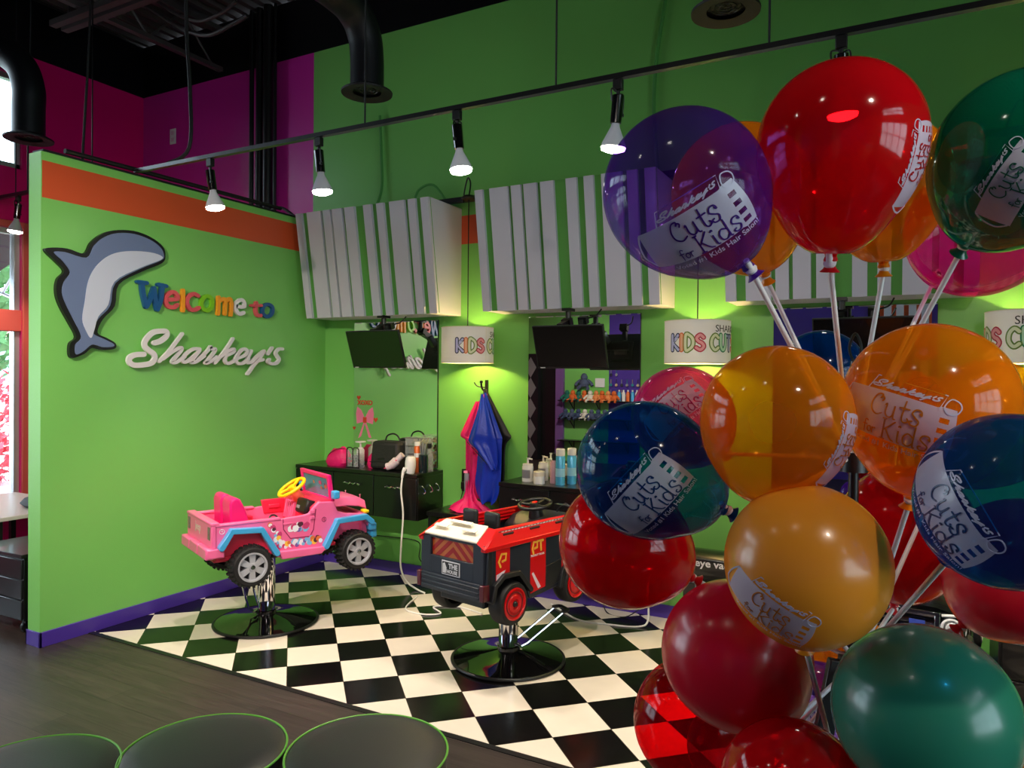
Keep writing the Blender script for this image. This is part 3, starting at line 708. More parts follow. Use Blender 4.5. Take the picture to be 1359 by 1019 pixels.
# stickers on the first mirror
m_pinkst = mat('pink_sticker', rgb(232, 120, 160), .5, var=.1); m_redst = mat('red_sticker', rgb(196, 60, 30), .5)
st = tag(empty('bow_sticker', (-4.22, YB - .0165, 1.30)), 'pink bow sticker low on the left mirror', 'sticker')
fn = lambda p: Vector((p.x, -p.z, p.y))
def drop(pts, m, nm, z=.001):
    mb = MB().prism(pts, 0, z); mb.xf(fn); return mb.build(nm, m, st)
drop([(0, .02), (-.04, .09), (-.085, .12), (-.10, .06), (-.09, -.03), (-.05, -.02), (0, -.01)], m_pinkst, 'bow_loop')
drop([(0, .02), (.04, .09), (.085, .12), (.10, .06), (.09, -.03), (.05, -.02), (0, -.01)], m_pinkst, 'bow_loop')
drop([(-.02, .03), (.02, .03), (.02, -.02), (-.02, -.02)], m_redst, 'bow_knot', .002)
drop([(-.015, -.02), (0, -.02), (-.04, -.14), (-.075, -.16)], m_pinkst, 'ribbon_tail'); drop([(.0, -.02), (.015, -.02), (.075, -.15), (.045, -.15)], m_pinkst, 'ribbon_tail')
mb = MB(); addtext(mb, 'XOXO', .055, lambda v: Vector((v.x, -.001 - v.z, v.y + .155)), bold=.002); mb.build('lettering', m_redst, st)
for dx, dz, s in ((-.07, .2, .022), (.12, .01, .024), (-.12, -.07, .018)):
    mb = MB().prism([(0, -s), (s, .2 * s), (.6 * s, .9 * s), (0, .4 * s), (-.6 * s, .9 * s), (-s, .2 * s)], 0, .001); mb.xf(lambda p: Vector((p.x + dx, -p.z, p.y + dz))); mb.build('heart', m_redst, st)

# ------------------------------------------------------------------ monitors under the awnings
m_screen = mat('monitor_screen', rgb(8, 9, 10), .18, coat=.3)
def monitor(x, lab):
    t = tag(empty('wall_monitor', (x, 4.55, 1.90)), lab, 'monitor')
    top = Vector((0, -.05, .14)); bot = Vector((0, .05, -.14)); d = (top - bot).normalized(); n = Vector((0, -d.z, d.y))
    def slab(w, h, a, b, cz=0):
        mb = MB().box(-w, w, -h + cz, h + cz, a, b); mb.xf(lambda p: Vector((p.x, 0, 0)) + d * p.y + n * p.z); return mb
    slab(.26, .152, -.022, 0).build('housing', m_blackp, t, bevel=.003)
    slab(.252, .142, .0, .001, .004).build('screen', m_screen, t)
    mb = slab(.018, .003, .0005, .002, -.145); mb.xf(lambda p: p + Vector((-.22, 0, 0))); mb.build('badge', m_white, t)
    slab(.09, .08, -.045, -.022).build('rear_bulge', m_blackp, t, bevel=.008)
    mb = MB().box(-.16, -.10, .22, .32, .27, .29).cyl((-.13, .27, .27), (-.13, .27, .20), .02)
    mb.obox((-.13, .25, .19), .07, .05, .05, (.4, 0, 0)).obox((-.13, .19, .165), .04, .14, .05, (.3, 0, 0)).obox((-.11, .12, .11), .045, .1, .05, (.9, 0, .3)).obox((-.02, .075, .04), .2, .03, .05, (.3, 0, 0.1)).obox((0, .05, 0), .1, .02, .1, (-.34, 0, 0))
    mb.obox((.05, .10, .14), .03, .04, .10).obox((.05, .12, .19), .06, .05, .05, (.3, 0, 0))
    mb.tube([(.05, .13, .2), (.12, .16, .22), (.15, .2, .27)], .005)
    mb.build('bracket', m_blackm, t)
    return t
monitor(-3.684, 'black monitor hanging under the left awning in front of the left mirror')
monitor(-2.025, 'black monitor hanging under the middle awning')
monitor(-.235, 'black monitor hanging under the right awning behind the balloon sticks')

# ------------------------------------------------------------------ pendant lamps
def shade_mat():
    m = bpy.data.materials.new('lamp_shade_fabric'); m.use_nodes = True; t = m.node_tree
    p = t.nodes['Principled BSDF']; out = t.nodes['Material Output']
    p.inputs['Base Color'].default_value = rgb(246, 240, 240); p.inputs['Roughness'].default_value = .7
    tr = t.nodes.new('ShaderNodeBsdfTranslucent'); tr.inputs[0].default_value = (.80, .86, 1.0, 1)
    mx = t.nodes.new('ShaderNodeMixShader'); mx.inputs[0].default_value = .3
    t.links.new(p.outputs[0], mx.inputs[1]); t.links.new(tr.outputs[0], mx.inputs[2]); t.links.new(mx.outputs[0], out.inputs[0])
    n = t.nodes.new('ShaderNodeTexNoise'); n.inputs['Scale'].default_value = 200
    b = t.nodes.new('ShaderNodeBump'); b.inputs['Strength'].default_value = .1; t.links.new(n.outputs['Fac'], b.inputs['Height']); t.links.new(b.outputs[0], p.inputs['Normal'])
    return m
m_shade = shade_mat()
def flatmat(nm, c, r=.5): return mat(nm, c, r, var=.02)
INK = dict(navy=flatmat('ink_navy', rgb(38, 44, 84)), orange=flatmat('ink_orange', rgb(236, 120, 60)), olive=flatmat('ink_olive', rgb(110, 140, 40)), pale=flatmat('ink_pale', rgb(232, 236, 190)), rose=flatmat('ink_rose', rgb(200, 40, 70)), pink=flatmat('ink_pink', rgb(246, 160, 160)), teal=flatmat('ink_green', rgb(20, 130, 80)), mint=flatmat('ink_mint', rgb(190, 230, 190)), lilac=flatmat('ink_lilac', rgb(196, 198, 236)), peach=flatmat('ink_peach', rgb(250, 190, 140)), dark=flatmat('ink_dark', rgb(40, 36, 40)))
G = {
 'K': [[(.08, 0), (.08, 1)], [(.55, .98), (.12, .48), (.58, .02)]],
 'I': [[(.1, 0), (.1, 1)]],
 'D': [[(.08, 0), (.08, 1), (.35, .95), (.55, .7), (.55, .3), (.35, .05), (.08, 0)]],
 'S': [[(.52, .82), (.3, .99), (.08, .78), (.2, .57), (.42, .45), (.54, .22), (.32, .0), (.05, .14)]],
 'C': [[(.56, .82), (.32, .99), (.08, .72), (.06, .3), (.3, .0), (.56, .15)]],
 'U': [[(.06, 1), (.07, .3), (.28, .0), (.5, .3), (.52, 1)]],
 'T': [[(.02, .96), (.6, .96)], [(.31, .96), (.31, 0)]],
}
GW = dict(K=.62, I=.22, D=.62, S=.58, C=.62, U=.6, T=.62)
SM = dict(K=False, I=False, D=True, S=True, C=True, U=True, T=False)
def bubble(word, cols, x, y, h, sp, out, inn, fn, parent, name='letter'):
    """outlined bubble letters: dark stroke with a pale core"""
    for ch, (c1, c2) in zip(word, cols):
        mb = MB()
        for s in G[ch]: mb.ribbon([(x + a * h, y + b * h) for a, b in s], out, .0006, .0014, SM[ch], 5)
        mb.xf(fn); o = mb.build(name, INK[c1], parent)
        mb = MB()
        for s in G[ch]: mb.ribbon([(x + a * h, y + b * h) for a, b in s], inn, .0014, .0022, SM[ch], 5)
        mb.xf(fn); mb.build('letter_fill', INK[c2], o)
        x += GW[ch] * h + sp
def pendant(x, y, z, r, h, lab, rot, cord_top, seam):
    t = tag(empty('pendant_lamp', (x, y, z)), lab, 'pendant lamp')
    ri = r - .003
    sh = MB().lathe([(r, 0), (r, h), (ri, h), (ri, 0), (r, 0)], seg=72).build('lamp_shade', m_shade, t, ang=50)
    MB().torus((0, 0, .002), (0, 0, 1), r - .001, .003, 60, 6).torus((0, 0, h - .002), (0, 0, 1), r - .001, .003, 60, 6).build('rim', m_cream, t)
    mb = MB().cyl((0, 0, h * .72), (0, 0, h + .015), .02, .015)
    for k in range(3):
        a = k * 2.094; mb.cyl((0, 0, h - .01), (ri * math.cos(a), ri * math.sin(a), h - .01), .003, seg=6)
    mb.build('socket', m_blackp, t)
    MB().lathe([(0, 0), (.02, .005), (.032, .03), (.03, .05), (.016, .075), (.014, .09)], (0, 0, h * .72 - .09), (0, 0, 1), 20).build('bulb', mat('pendant_bulb', (1, .95, .85, 1), .3, emit=6, ecol=(1, .88, .66, 1)), t)
    MB().tube([(0, 0, h + .01), (0, 0, (cord_top - z) - .03)], .004, 8).build('cord', m_cable, t)
    MB().lathe([(0, 0), (.05, .0), (.06, .012), (.045, .03), (0, .034)], (0, 0, cord_top - z - .035), (0, 0, 1), 24).tube([(0, 0, cord_top - z - .01), (-.01, .04, cord_top - z + .10), (-.06, .08, cord_top - z + .16), (-.10, .10, cord_top - z + .08), (-.13, .12, cord_top - z - .02)], .006).build('canopy', m_blackp, t)
    def wrap(a0):
        def f(p):   # p.x along the arc, p.y up, p.z out from the shade
            a = a0 + p.x / r
            return Vector(((r + p.z) * math.cos(a), (r + p.z) * math.sin(a), h * .5 + p.y))
        return f
    fn = wrap(rot)
    k = h / .28
    bubble('KIDS', [('navy', 'lilac'), ('orange', 'peach'), ('olive', 'pale'), ('rose', 'pink')], -.180 * k, -.055 * k, .095 * k, .010 * k, .032 * k, .017 * k, fn, t)
    bubble('CUTS', [('olive', 'pale'), ('teal', 'mint'), ('navy', 'lilac'), ('rose', 'pink')], .085 * k, -.055 * k, .095 * k, .008 * k, .032 * k, .017 * k, fn, t)
    mb = MB(); addtext(mb, "SHARKEY'S", .062 * k, lambda v: fn(Vector((v.x + .115 * k, v.y + .080 * k, .001 + v.z))), extrude=.0005, align='LEFT'); mb.build('lettering', INK['dark'], t)
    if seam:
        mb = MB().box(.0645, .0675, -h * .5, h * .5, .0004, .001); mb.xf(fn); mb.build('seam', m_cream, t)
    L = bpy.data.lights.new('pendant_glow', 'POINT'); L.energy = PENDANT_W; L.shadow_soft_size = .04; L.color = (1, .68, .22)
    lo = bpy.data.objects.new('pendant_glow', L); COL.objects.link(lo); lo.parent = t; lo.location = (0, 0, h * .40)
    return t
def face_angle(x, y): return math.atan2(-y, -x)
pendant(-3.023, 4.855, 1.80, .203, .275, 'white drum pendant lamp hanging between the left and middle awnings', face_angle(-3.023, 4.855) + .43, 3.10, True)
pendant(-1.238, 4.855, 1.795, .213, .280, 'white drum pendant lamp hanging above the magenta balloon', face_angle(-1.238, 4.855), 3.10, False)
pendant(.575, 4.855, 1.795, .213, .285, 'white drum pendant lamp cut by the right edge of the frame', face_angle(.575, 4.855) - .89, 3.10, False)
# ------------------------------------------------------------------ sign on the left wall
SIGN = {'navy': mat('sign_navy', rgb(22, 84, 140), .4, coat=.2, var=.03), 'coral': mat('sign_coral', rgb(214, 86, 96), .4, coat=.2, var=.03), 'amber': mat('sign_amber', rgb(246, 164, 40), .4, coat=.2, var=.03), 'lime': mat('sign_lime', rgb(124, 200, 30), .4, coat=.2, var=.03), 'white': m_white}
def wallfn(p): return Vector((XL + p.z, p.x, p.y))
wl = ['navy raised letter W starting the welcome lettering', 'coral raised letter e right after the big W', 'amber raised letter l between two coral letters', 'coral raised letter c in the middle of welcome', 'lime raised letter o beside the amber m', 'amber raised letter m in welcome', 'white raised letter e ending the word welcome', 'coral raised letter t of the word to', 'navy raised letter o ending the top line of the sign']
for (ch, colr, strokes), lab in zip(WELCOME, wl):
    mb = MB()
    w = .033 if ch == 'W' else .029
    for k, s in enumerate(strokes):
        ww = w * .8 if (ch == 'W' and k > 3) or (ch == 't' and k == 1) else w
        mb.ribbon(s, ww, .004, .028, len(s) > 2, 6)
    mb.xf(wallfn)
    tag(mb.build('wall_letter', SIGN[colr], bevel=0), lab, 'letter', None)
mb = MB()
for k, s in enumerate(SCRIPT_STROKES): mb.ribbon(s, .036 if k == 0 else .025, .022, .040, True, 6)
mb.xf(wallfn)
sc = tag(mb.build('script_lettering', m_white), "white raised script reading Sharkey's below the coloured welcome line", 'lettering')
mb = MB()
for s in SCRIPT_STROKES: mb.cyl(Vector((0, s[len(s) // 2][0], s[len(s) // 2][1])) + Vector((XL, 0, 0)), Vector((XL + .024, s[len(s) // 2][0], s[len(s) // 2][1])), .004, seg=6)
mb.build('stand_off', m_chrome, sc)
# plain fish cut-out plaque
pl = tag(empty('fish_plaque', (XL + .001, 2.95, 2.3)), 'grey and white shark-shaped cut-out with thick black edge, left of the sign lettering', 'plaque')
def plq(poly, a, b, m, nm):
    P = [Vector((p[0] - 2.95, p[1] - 2.3, 0)) for p in poly]; P = catmull(P, 4, True)
    mb = MB().prism([(p.x, p.y) for p in P], a, b, lambda p: Vector((p.z, p.x, p.y))); return mb.build(nm, m, pl)
plq(FISH_BORDER, .0, .028, m_blackp, 'black_edge'); plq(FISH_BACK, .028, .034, mat('plaque_slate', rgb(104, 122, 160), .4, var=.03), 'slate_body'); plq(FISH_BELLY, .034, .037, mat('plaque_pale', rgb(196, 206, 226), .4, var=.02), 'pale_belly')

# ------------------------------------------------------------------ counters
m_cab = mat('black_laminate', rgb(13, 12, 14), .3, coat=.25, var=.1, vscale=3)
def counter(x0, x1, y0, lab, doors):
    t = tag(empty('wall_counter', ((x0 + x1) / 2, YB, .55)), lab, 'counter'); w = (x1 - x0) / 2; dy = y0 - YB
    MB().box(-w, w, dy + .02, 0, 0, .34).build('body', m_cab, t, bevel=.002)
    MB().box(-w, w, dy, 0, .34, .37).build('countertop', m_cab, t, bevel=.003)
    n = doors; dw = 2 * w / n
    for k in range(n):
        a = -w + k * dw
        d = MB().box(a + .004, a + dw - .004, dy + .002, dy + .02, .004, .335).build('door', m_cab, t, bevel=.002)
        xm = a + dw * .5
        pts = [(xm - .085 + .017 * j, dy - .014 - .004 * math.cos(j * 1.9), .255 + .006 * math.sin(j * 1.9)) for j in range(11)]
        MB().tube(pts, .006, 8).cyl((xm - .07, dy + .002, .255), (xm - .07, dy - .014, .255), .004, seg=8).cyl((xm + .07, dy + .002, .255), (xm + .07, dy - .014, .255), .004, seg=8).build('handle', m_chrome, d)
    return t, w, dy
c1, w1, dy1 = counter(-4.686, -3.40, 4.72, 'black wall-mounted counter under the left mirror, with wavy chrome handles', 3)
for yy in (-.30, -.20, -.10):   # tool hooks on the end panel
    mb = MB().tube([(w1 + .0, yy, .27), (w1 + .02, yy, .25), (w1 + .03, yy, .225), (w1 + .02, yy, .21), (w1 + .008, yy, .22)], .005, 8)
    mb.build('tool_hook', m_chrome, c1)
counter(-2.66, -1.42, 4.72, 'black wall-mounted counter under the middle mirror behind the fire engine chair', 3)
counter(-.86, .42, 4.72, 'black wall-mounted counter behind the balloons under the right mirror', 3)
tag(MB().box(-3.33, -2.70, 4.76, YB, .60, .635).box(-3.33, -3.30, 4.78, YB, .5, .6).box(-2.73, -2.70, 4.78, YB, .5, .6).build('wall_shelf', m_cab, bevel=.003), 'low black shelf under the hanging capes', 'shelf')
CT = .92
# --- things on the left counter
m_hot = mat('hot_pink_cloth', rgb(232, 18, 112), .55, var=.12, vscale=25, bump=.5, bscale=30)
def blobby(name, prof, n=28, sx=1, sy=1, noise=0.0, seed=1):
    rnd = random.Random(seed); mb = MB().lathe(prof, seg=n)
    mb.xf(lambda p: Vector((p.x * sx * (1 + noise * math.sin(9 * p.z * 20 + 4 * math.atan2(p.y, p.x))), p.y * sy, p.z)))
    return mb
t = tag(empty('pink_bag', (-4.33, 4.86, CT)), 'hot pink soft bag slumped at the left end of the left counter', 'bag')
mb = MB().lathe([(0, 0), (.10, .0), (.125, .03), (.115, .085), (.075, .135), (.03, .155), (0, .16)], seg=32)
mb.xf(lambda p: Vector((p.x * 1.05 + .25 * p.z, p.y * .6, p.z * (1 + .08 * math.sin(p.x * 60)))))
mb.build('bag_body', m_hot, t); MB().tube([(-.11, -.02, .04), (-.05, -.055, .10), (.04, -.05, .15), (.09, -.02, .15)], .004).build('zip', mat('deep_pink', rgb(150, 6, 70), .5), t)
t = tag(empty('pink_case', (-3.96, 4.90, CT)), 'second hot pink pouch between the clear case and the black bag', 'bag')
mb = MB().lathe([(0, 0), (.065, .0), (.075, .03), (.065, .09), (.03, .125), (0, .13)], seg=24); mb.xf(lambda p: Vector((p.x, p.y * .6, p.z))); mb.build('bag_body', m_hot, t)
m_clear = bpy.data.materials.new('clear_plastic'); m_clear.use_nodes = True
_t = m_clear.node_tree; _p = _t.nodes['Principled BSDF']; _p.inputs['Base Color'].default_value = (.75, .78, .8, 1); _p.inputs['Roughness'].default_value = .1
_tr = _t.nodes.new('ShaderNodeBsdfTransparent'); _tr.inputs[0].default_value = (.92, .94, .95, 1); _mx = _t.nodes.new('ShaderNodeMixShader'); _mx.inputs[0].default_value = .8
_t.links.new(_p.outputs[0], _mx.inputs[1]); _t.links.new(_tr.outputs[0], _mx.inputs[2]); _t.links.new(_mx.outputs[0], _t.nodes['Material Output'].inputs[0])
m_grey = mat('grey_plastic', rgb(140, 142, 150), .4, var=.1); m_tan = mat('tan_plastic', rgb(190, 170, 140), .5, var=.1)
t = tag(empty('clear_case', (-4.11, 4.83, CT)), 'small clear zip case with black trim and hair clips inside', 'case')
MB().box(-.065, .065, -.035, .035, 0, .15).build('clear_wall', m_clear, t)
mb = MB()
for x in (-.065, 0, .065): mb.cyl((x, -.036, 0), (x, -.036, .15), .005, seg=8)
mb.tube([(-.065, -.036, .15), (-.05, -.036, .168), (-.015, -.036, .168), (0, -.036, .15)], .005).tube([(0, -.036, .15), (.015, -.036, .168), (.05, -.036, .168), (.065, -.036, .15)], .005).box(-.067, .067, -.038, -.030, 0, .008)
mb.build('black_trim', m_blackp, t)
mb = MB(); rnd = random.Random(3)
for k in range(26): mb.obox((rnd.uniform(-.05, .05), rnd.uniform(-.02, .02), rnd.uniform(.012, .10)), .03, .008, .012, (rnd.random() * 3, rnd.random() * 3, rnd.random() * 3))
c = mb.build('hair_clips', m_grey, t); tag(c, kind='stuff')
m_bagblk = mat('black_nylon', rgb(34, 33, 34), .6, var=.15, bump=.4, bscale=50)
t = tag(empty('tool_bag', (-3.80, 4.90, CT)), 'black boxy tool bag with a loop handle on the left counter', 'bag')
mb = MB().box(-.16, .15, -.08, .08, 0, .235); mb.xf(lambda p: Vector((p.x + .10 * p.z * (-.3) + .25 * max(0, p.z - .1) * (1 if p.x < 0 else -.15), p.y, p.z)))
mb.build('bag_body', m_bagblk, t, bevel=.03, seg=3)
MB().tube([(-.05, 0, .225), (-.03, 0, .275), (.03, 0, .295), (.08, 0, .275), (.11, 0, .225)], .007).build('handle', m_bagblk, t)
MB().tube([(-.15, -.082, .06), (-.02, -.084, .065), (.14, -.082, .06)], .003).box(-.06, .0, -.0845, -.080, .085, .10).build('zip', m_blackp, t)
m_whitecloth = mat('white_pink_cloth', rgb(238, 214, 220), .7, var=.25, vscale=60, bump=.5, bscale=40)
t = tag(empty('rolled_towel', (-3.67, 4.80, CT)), 'white and pink patterned roll leaning beside the black bag', 'cloth')
mb = MB().tube([(-.07, -.02, .035), (-.03, -.01, .05), (.02, .0, .095), (.065, .01, .14)], [.030] * 6 + [.035] * 6 + [.025] * 7, 14); mb.build('roll', m_whitecloth, t)
m_pk = mat('pink_spots', rgb(226, 70, 110), .7)
mb = MB(); rnd = random.Random(8)
for k in range(22):
    u = rnd.random(); p = Vector((-.07 + .09 * u, -.02 + .02 * u, .035 + .06 * u)); a = rnd.uniform(-2.4, .6)
    mb.obox(tuple(p + Vector((math.cos(a) * .02, -abs(math.sin(a)) * .03, math.sin(a + 1) * .02))), .010, .006, .010, (a, u, a))
mb.build('spots', m_pk, t)
# drawer unit
t = tag(empty('drawer_unit', (-3.555, 4.97, CT)), 'clear stackable drawer tower of brushes behind the hair dryer', 'drawer unit')
MB().box(-.085, .085, -.08, .08, 0, .006).box(-.085, .085, -.08, .08, .27, .276).box(-.085, -.08, -.08, .08, 0, .27).box(.08, .085, -.08, .08, 0, .27).build('casing', m_clear, t, bevel=.002)
for k in range(4):
    d = MB().box(-.078, .078, -.082, -.078, .008 + k * .066, .066 + k * .066).box(-.078, .078, -.078, .07, .008 + k * .066, .012 + k * .066).build('drawer', m_clear, t)
    mb = MB(); rnd = random.Random(k)
    for j in range(12): mb.obox((rnd.uniform(-.05, .05), rnd.uniform(-.06, .04), .025 + k * .066 + rnd.random() * .02), .05, .010, .010, (rnd.random(), rnd.random(), rnd.random() * 3))
    tag(mb.build('brushes', m_tan if k % 2 else mat('brown_plastic', rgb(112, 84, 62), .5), d), kind='stuff')
def bottle(name, loc, prof, m, lab, cat='bottle', capprof=None, capm=None, band=None, bandm=None):
    t = tag(empty(name, loc), lab, cat)
    MB().lathe([(0, 0)] + prof, seg=28).build('body', m, t, ang=40)
    if capprof: MB().lathe(capprof, seg=24).build('cap', capm, t)
    if band: MB().lathe([(band[0], band[1]), (band[0], band[2])], seg=28).build('label_band', bandm, t)
    return t
m_orbot = mat('orange_bottle', rgb(226, 104, 32), .3, coat=.3, var=.05)
bottle('spray_can', (-3.495, 4.86, CT), [(.026, 0), (.026, .20), (.018, .215)], m_orbot, 'slim orange and white can on the left counter by the drawer tower', 'can', [(.0, .245), (.022, .245), (.024, .24), (.024, .213), (0, .213)], m_whitep, (.0264, .12, .155), m_white)
m_smoke = mat('dark_teal_plastic', rgb(16, 38, 40), .2, coat=.3, var=.1)
bottle('spray_bottle', (-3.44, 4.95, CT), [(.034, 0), (.034, .13), (.014, .17), (.014, .19)], m_clear, 'clear spray bottle standing at the back right of the left counter', 'bottle', [(0, .23), (.018, .228), (.02, .2), (.016, .188), (0, .188)], m_blackp)
t = tag(empty('disinfectant_jar', (-3.435, 4.86, CT)), 'dark jar of combs at the right end of the left counter', 'jar')
MB().lathe([(0, 0), (.036, 0), (.038, .01), (.038, .14), (.032, .145), (.0, .145)], seg=28).build('jar', m_smoke, t)
mb = MB()
for k in range(5): mb.obox((-.018 + .009 * k, (k % 2) * .012 - .006, .17 + .012 * (k % 3)), .006, .014, .10, (0, .1 * (k - 2), 0))
mb.build('comb', m_grey, t)
bottle('lotion_bottle', (-4.20, 5.0, CT), [(.032, 0), (.034, .01), (.034, .13), (.018, .15), (.012, .155)], m_whitep, 'white pump bottle behind the pink bag', 'bottle', [(.008, .155), (.008, .19), (.045, .195), (.045, .205), (0, .207)], m_whitep)
bottle('lotion_bottle', (-4.03, 5.01, CT), [(.028, 0), (.03, .01), (.03, .14), (.014, .16)], m_whitep, 'white bottle with black cap behind the clear case, left one', 'bottle', [(.014, .158), (.016, .16), (.016, .205), (0, .206)], m_blackp)
bottle('lotion_bottle', (-3.955, 5.02, CT), [(.028, 0), (.03, .01), (.03, .14), (.014, .16)], mat('mauve_plastic', rgb(196, 120, 150), .35), 'mauve bottle with black cap beside the black bag', 'bottle', [(.014, .158), (.016, .16), (.016, .205), (0, .206)], m_blackp)
# hair dryer hanging over the counter edge
t = tag(empty('hair_dryer', (-3.50, 4.77, CT)), 'white hair dryer standing nose up at the front edge of the left counter', 'hair dryer')
MB().lathe([(0, .135), (.028, .135), (.040, .12), (.044, .09), (.044, .05), (.040, .02), (.036, 0), (0, 0)], (0, 0, 0), (.02, .05, 1), 28).build('barrel', m_whitep, t)
MB().tube([(-.015, -.045, .045), (-.022, -.060, .015), (-.026, -.068, -.03)], [.017, .017, .017, .016, .015, .014, .013, .012, .012, .011, .011, .01, .01], 14).build('handle', m_whitep, t)
MB().torus((.0025, .006, .136), (.02, .05, 1), .024, .003, 24, 6).build('nozzle_ring', m_grey, t)
cable([(-3.524, 4.700, CT - .03), (-3.515, 4.675, .78), (-3.49, 4.67, .60), (-3.50, 4.66, .35), (-3.515, 4.68, .18), (-3.49, 4.72, .07), (-3.42, 4.75, .012), (-3.30, 4.70, .008)], .0075, m_wcable, 'white hair dryer cord hanging down the left counter front')
cable([(-3.30, 4.60, .006), (-3.20, 4.32, .006), (-3.02, 4.28, .006), (-2.92, 4.36, .006), (-3.05, 4.46, .006), (-2.9, 4.55, .006), (-2.66, 4.5, .006)], .006, m_wcable, 'white cord curled on the tiles left of the fire engine chair')
cable([(-4.2, 5.06, .30), (-3.90, 5.06, .31), (-3.62, 5.06, .30), (-3.60, 5.05, .16), (-3.46, 5.05, .10), (-3.38, 5.05, .22), (-3.30, 5.05, .40), (-3.19, 5.06, .74), (-3.18, 5.06, .84)], .004, m_cable, 'thin black charger lead along the wall below the left counter')
cable([(-2.33, 4.95, .006), (-2.2, 4.85, .006), (-2.0, 4.72, .006), (-1.78, 4.74, .006), (-1.6, 4.80, .006), (-1.55, 4.85, .05), (-1.57, 4.9, .25), (-1.56, 5.0, .5)], .007, m_wcable, 'white cord on the tiles under the middle counter')
cable([(-1.66, 5.05, .06), (-1.75, 4.95, .006), (-1.90, 4.98, .006), (-1.96, 5.06, .10), (-1.95, 5.06, .3)], .004, m_cable, 'thin black lead beside the white cord under the middle counter')
# charger on the wall
t = tag(empty('wall_charger', (-3.17, YB, .84)), 'black clipper charger plugged in beside the pink cape', 'charger')
MB().box(-.03, .03, -.045, 0, -.06, .0).build('adapter', m_blackp, t, bevel=.006); MB().box(-.026, .026, -.035, 0, .015, .09).build('socket_block', m_blackp, t, bevel=.004)
MB().box(-.045, .045, -.006, 0, -.08, .10).build('plate', m_blackm, t, bevel=.002)
t = tag(empty('hair_clipper', (-3.09, 4.97, .86)), 'silver and black clipper hanging beside the charger', 'clipper')
MB().lathe([(0, -.10), (.018, -.095), (.022, 0), (.02, .06), (.012, .075), (0, .076)], seg=20).build('body', m_grey, t)
MB().box(-.018, .018, -.02, .0, .07, .09).build('blade', m_chrome, t)
MB().tube([(0, 0, -.10), (.0, .02, -.16), (-.03, .06, -.17), (-.06, .10, -.10)], .003).build('lead', m_cable, t)
# --- hook and capes
t = tag(empty('coat_hook', (-2.985, YB, 1.62)), 'black double hook holding the capes below the left pendant', 'hook')
MB().box(-.012, .012, -.012, 0, -.06, .05).tube([(0, -.01, -.03), (0, -.06, -.03), (0, -.085, .0), (0, -.09, .03)], .008).build('hook_arm', m_blackm, t)
MB().lathe([(0, -.014), (.012, -.008), (.014, 0), (.012, .008), (0, .014)], (0, -.09, .035), (0, 0, 1), 16).tube([(0, -.03, -.01), (-.06, -.05, .0), (-.085, -.06, .03)], .005).build('knob', m_blackm, t)
def cape(name, top, rows, m, lab, thick=.004, folds=5, amp=.022, seed=0, parent=None):
    """cloth hanging from a point: rows=[(z, x_left, x_right, y_mid)] , folded sheet with thickness"""
    n = 44; vs = []; fs = []
    R_ = catmull([Vector((z, a, b)) for z, a, b, y in rows], 5); Y_ = catmull([Vector((y, 0, 0)) for z, a, b, y in rows], 5)
    k = 0
    for i, r in enumerate(R_):
        tt = i / (len(R_) - 1)
        for j in range(n + 1):
            u = j / n
            x = r.y + (r.z - r.y) * u
            y = Y_[i].x - amp * (0.25 + tt) * (math.sin(u * math.pi * 2 * folds * (1 - .35 * tt) + seed + 2.6 * tt) + .5 * math.sin(u * 17 + 5 * tt + seed) * math.sin(3 * u + seed)) * .7 - .035 * math.sin(math.pi * u) * min(1, tt * 3)
            y = min(y, YB - .012)
            vs.append((x, y, r.x + .012 * math.sin(u * 9 + seed) * tt))
    for i in range(len(R_) - 1):
        for j in range(n):
            a = i * (n + 1) + j; fs.append((a, a + 1, a + n + 2, a + n + 1))
    o = MB().add(vs, fs).build(name, m, ang=80)
    s = o.modifiers.new('thick', 'SOLIDIFY'); s.thickness = thick; s.offset = 0
    if parent: o.parent = parent; return o
    return tag(o, lab, 'cape')
m_bluec = mat('blue_cape_cloth', rgb(8, 52, 190), .38, coat=.1, var=.15, vscale=6, bump=.3, bscale=25)
m_darkc = mat('dark_cape_cloth', rgb(6, 9, 22), .5, var=.15, bump=.3, bscale=25)
pinkcape = cape('salon_cape', None, [(1.56, -2.960, -2.935, 5.02), (1.45, -3.030, -2.935, 5.0), (1.27, -3.125, -2.915, 4.99), (1.25, -3.130, -2.915, 4.98), (1.20, -3.115, -2.925, 4.99), (.95, -3.120, -2.935, 5.0), (.82, -3.100, -2.945, 5.0), (.72, -3.070, -2.965, 5.0)], m_hot, 'hot pink salon cape hanging left of the blue one', folds=2, seed=1)
cape('salon_cape', None, [(1.60, -2.985, -2.955, 5.03), (1.45, -2.96, -2.86, 5.03), (1.27, -2.93, -2.745, 5.03), (1.23, -2.92, -2.72, 5.03), (1.16, -2.92, -2.765, 5.03), (.95, -2.92, -2.77, 5.03), (.80, -2.92, -2.78, 5.03)], m_darkc, 'dark navy cape hanging behind the blue cape', folds=2, seed=3)
bluecape = cape('salon_cape', None, [(1.57, -2.915, -2.902, 4.94), (1.45, -2.920, -2.848, 4.93), (1.25, -2.990, -2.752, 4.92), (1.22, -3.005, -2.743, 4.92), (1.16, -2.965, -2.743, 4.92), (.98, -2.975, -2.743, 4.92), (.85, -2.990, -2.748, 4.92), (.76, -2.965, -2.777, 4.92), (.72, -2.925, -2.817, 4.92)], m_bluec, 'bright blue salon cape hanging on the black hook', folds=2.2, seed=2)
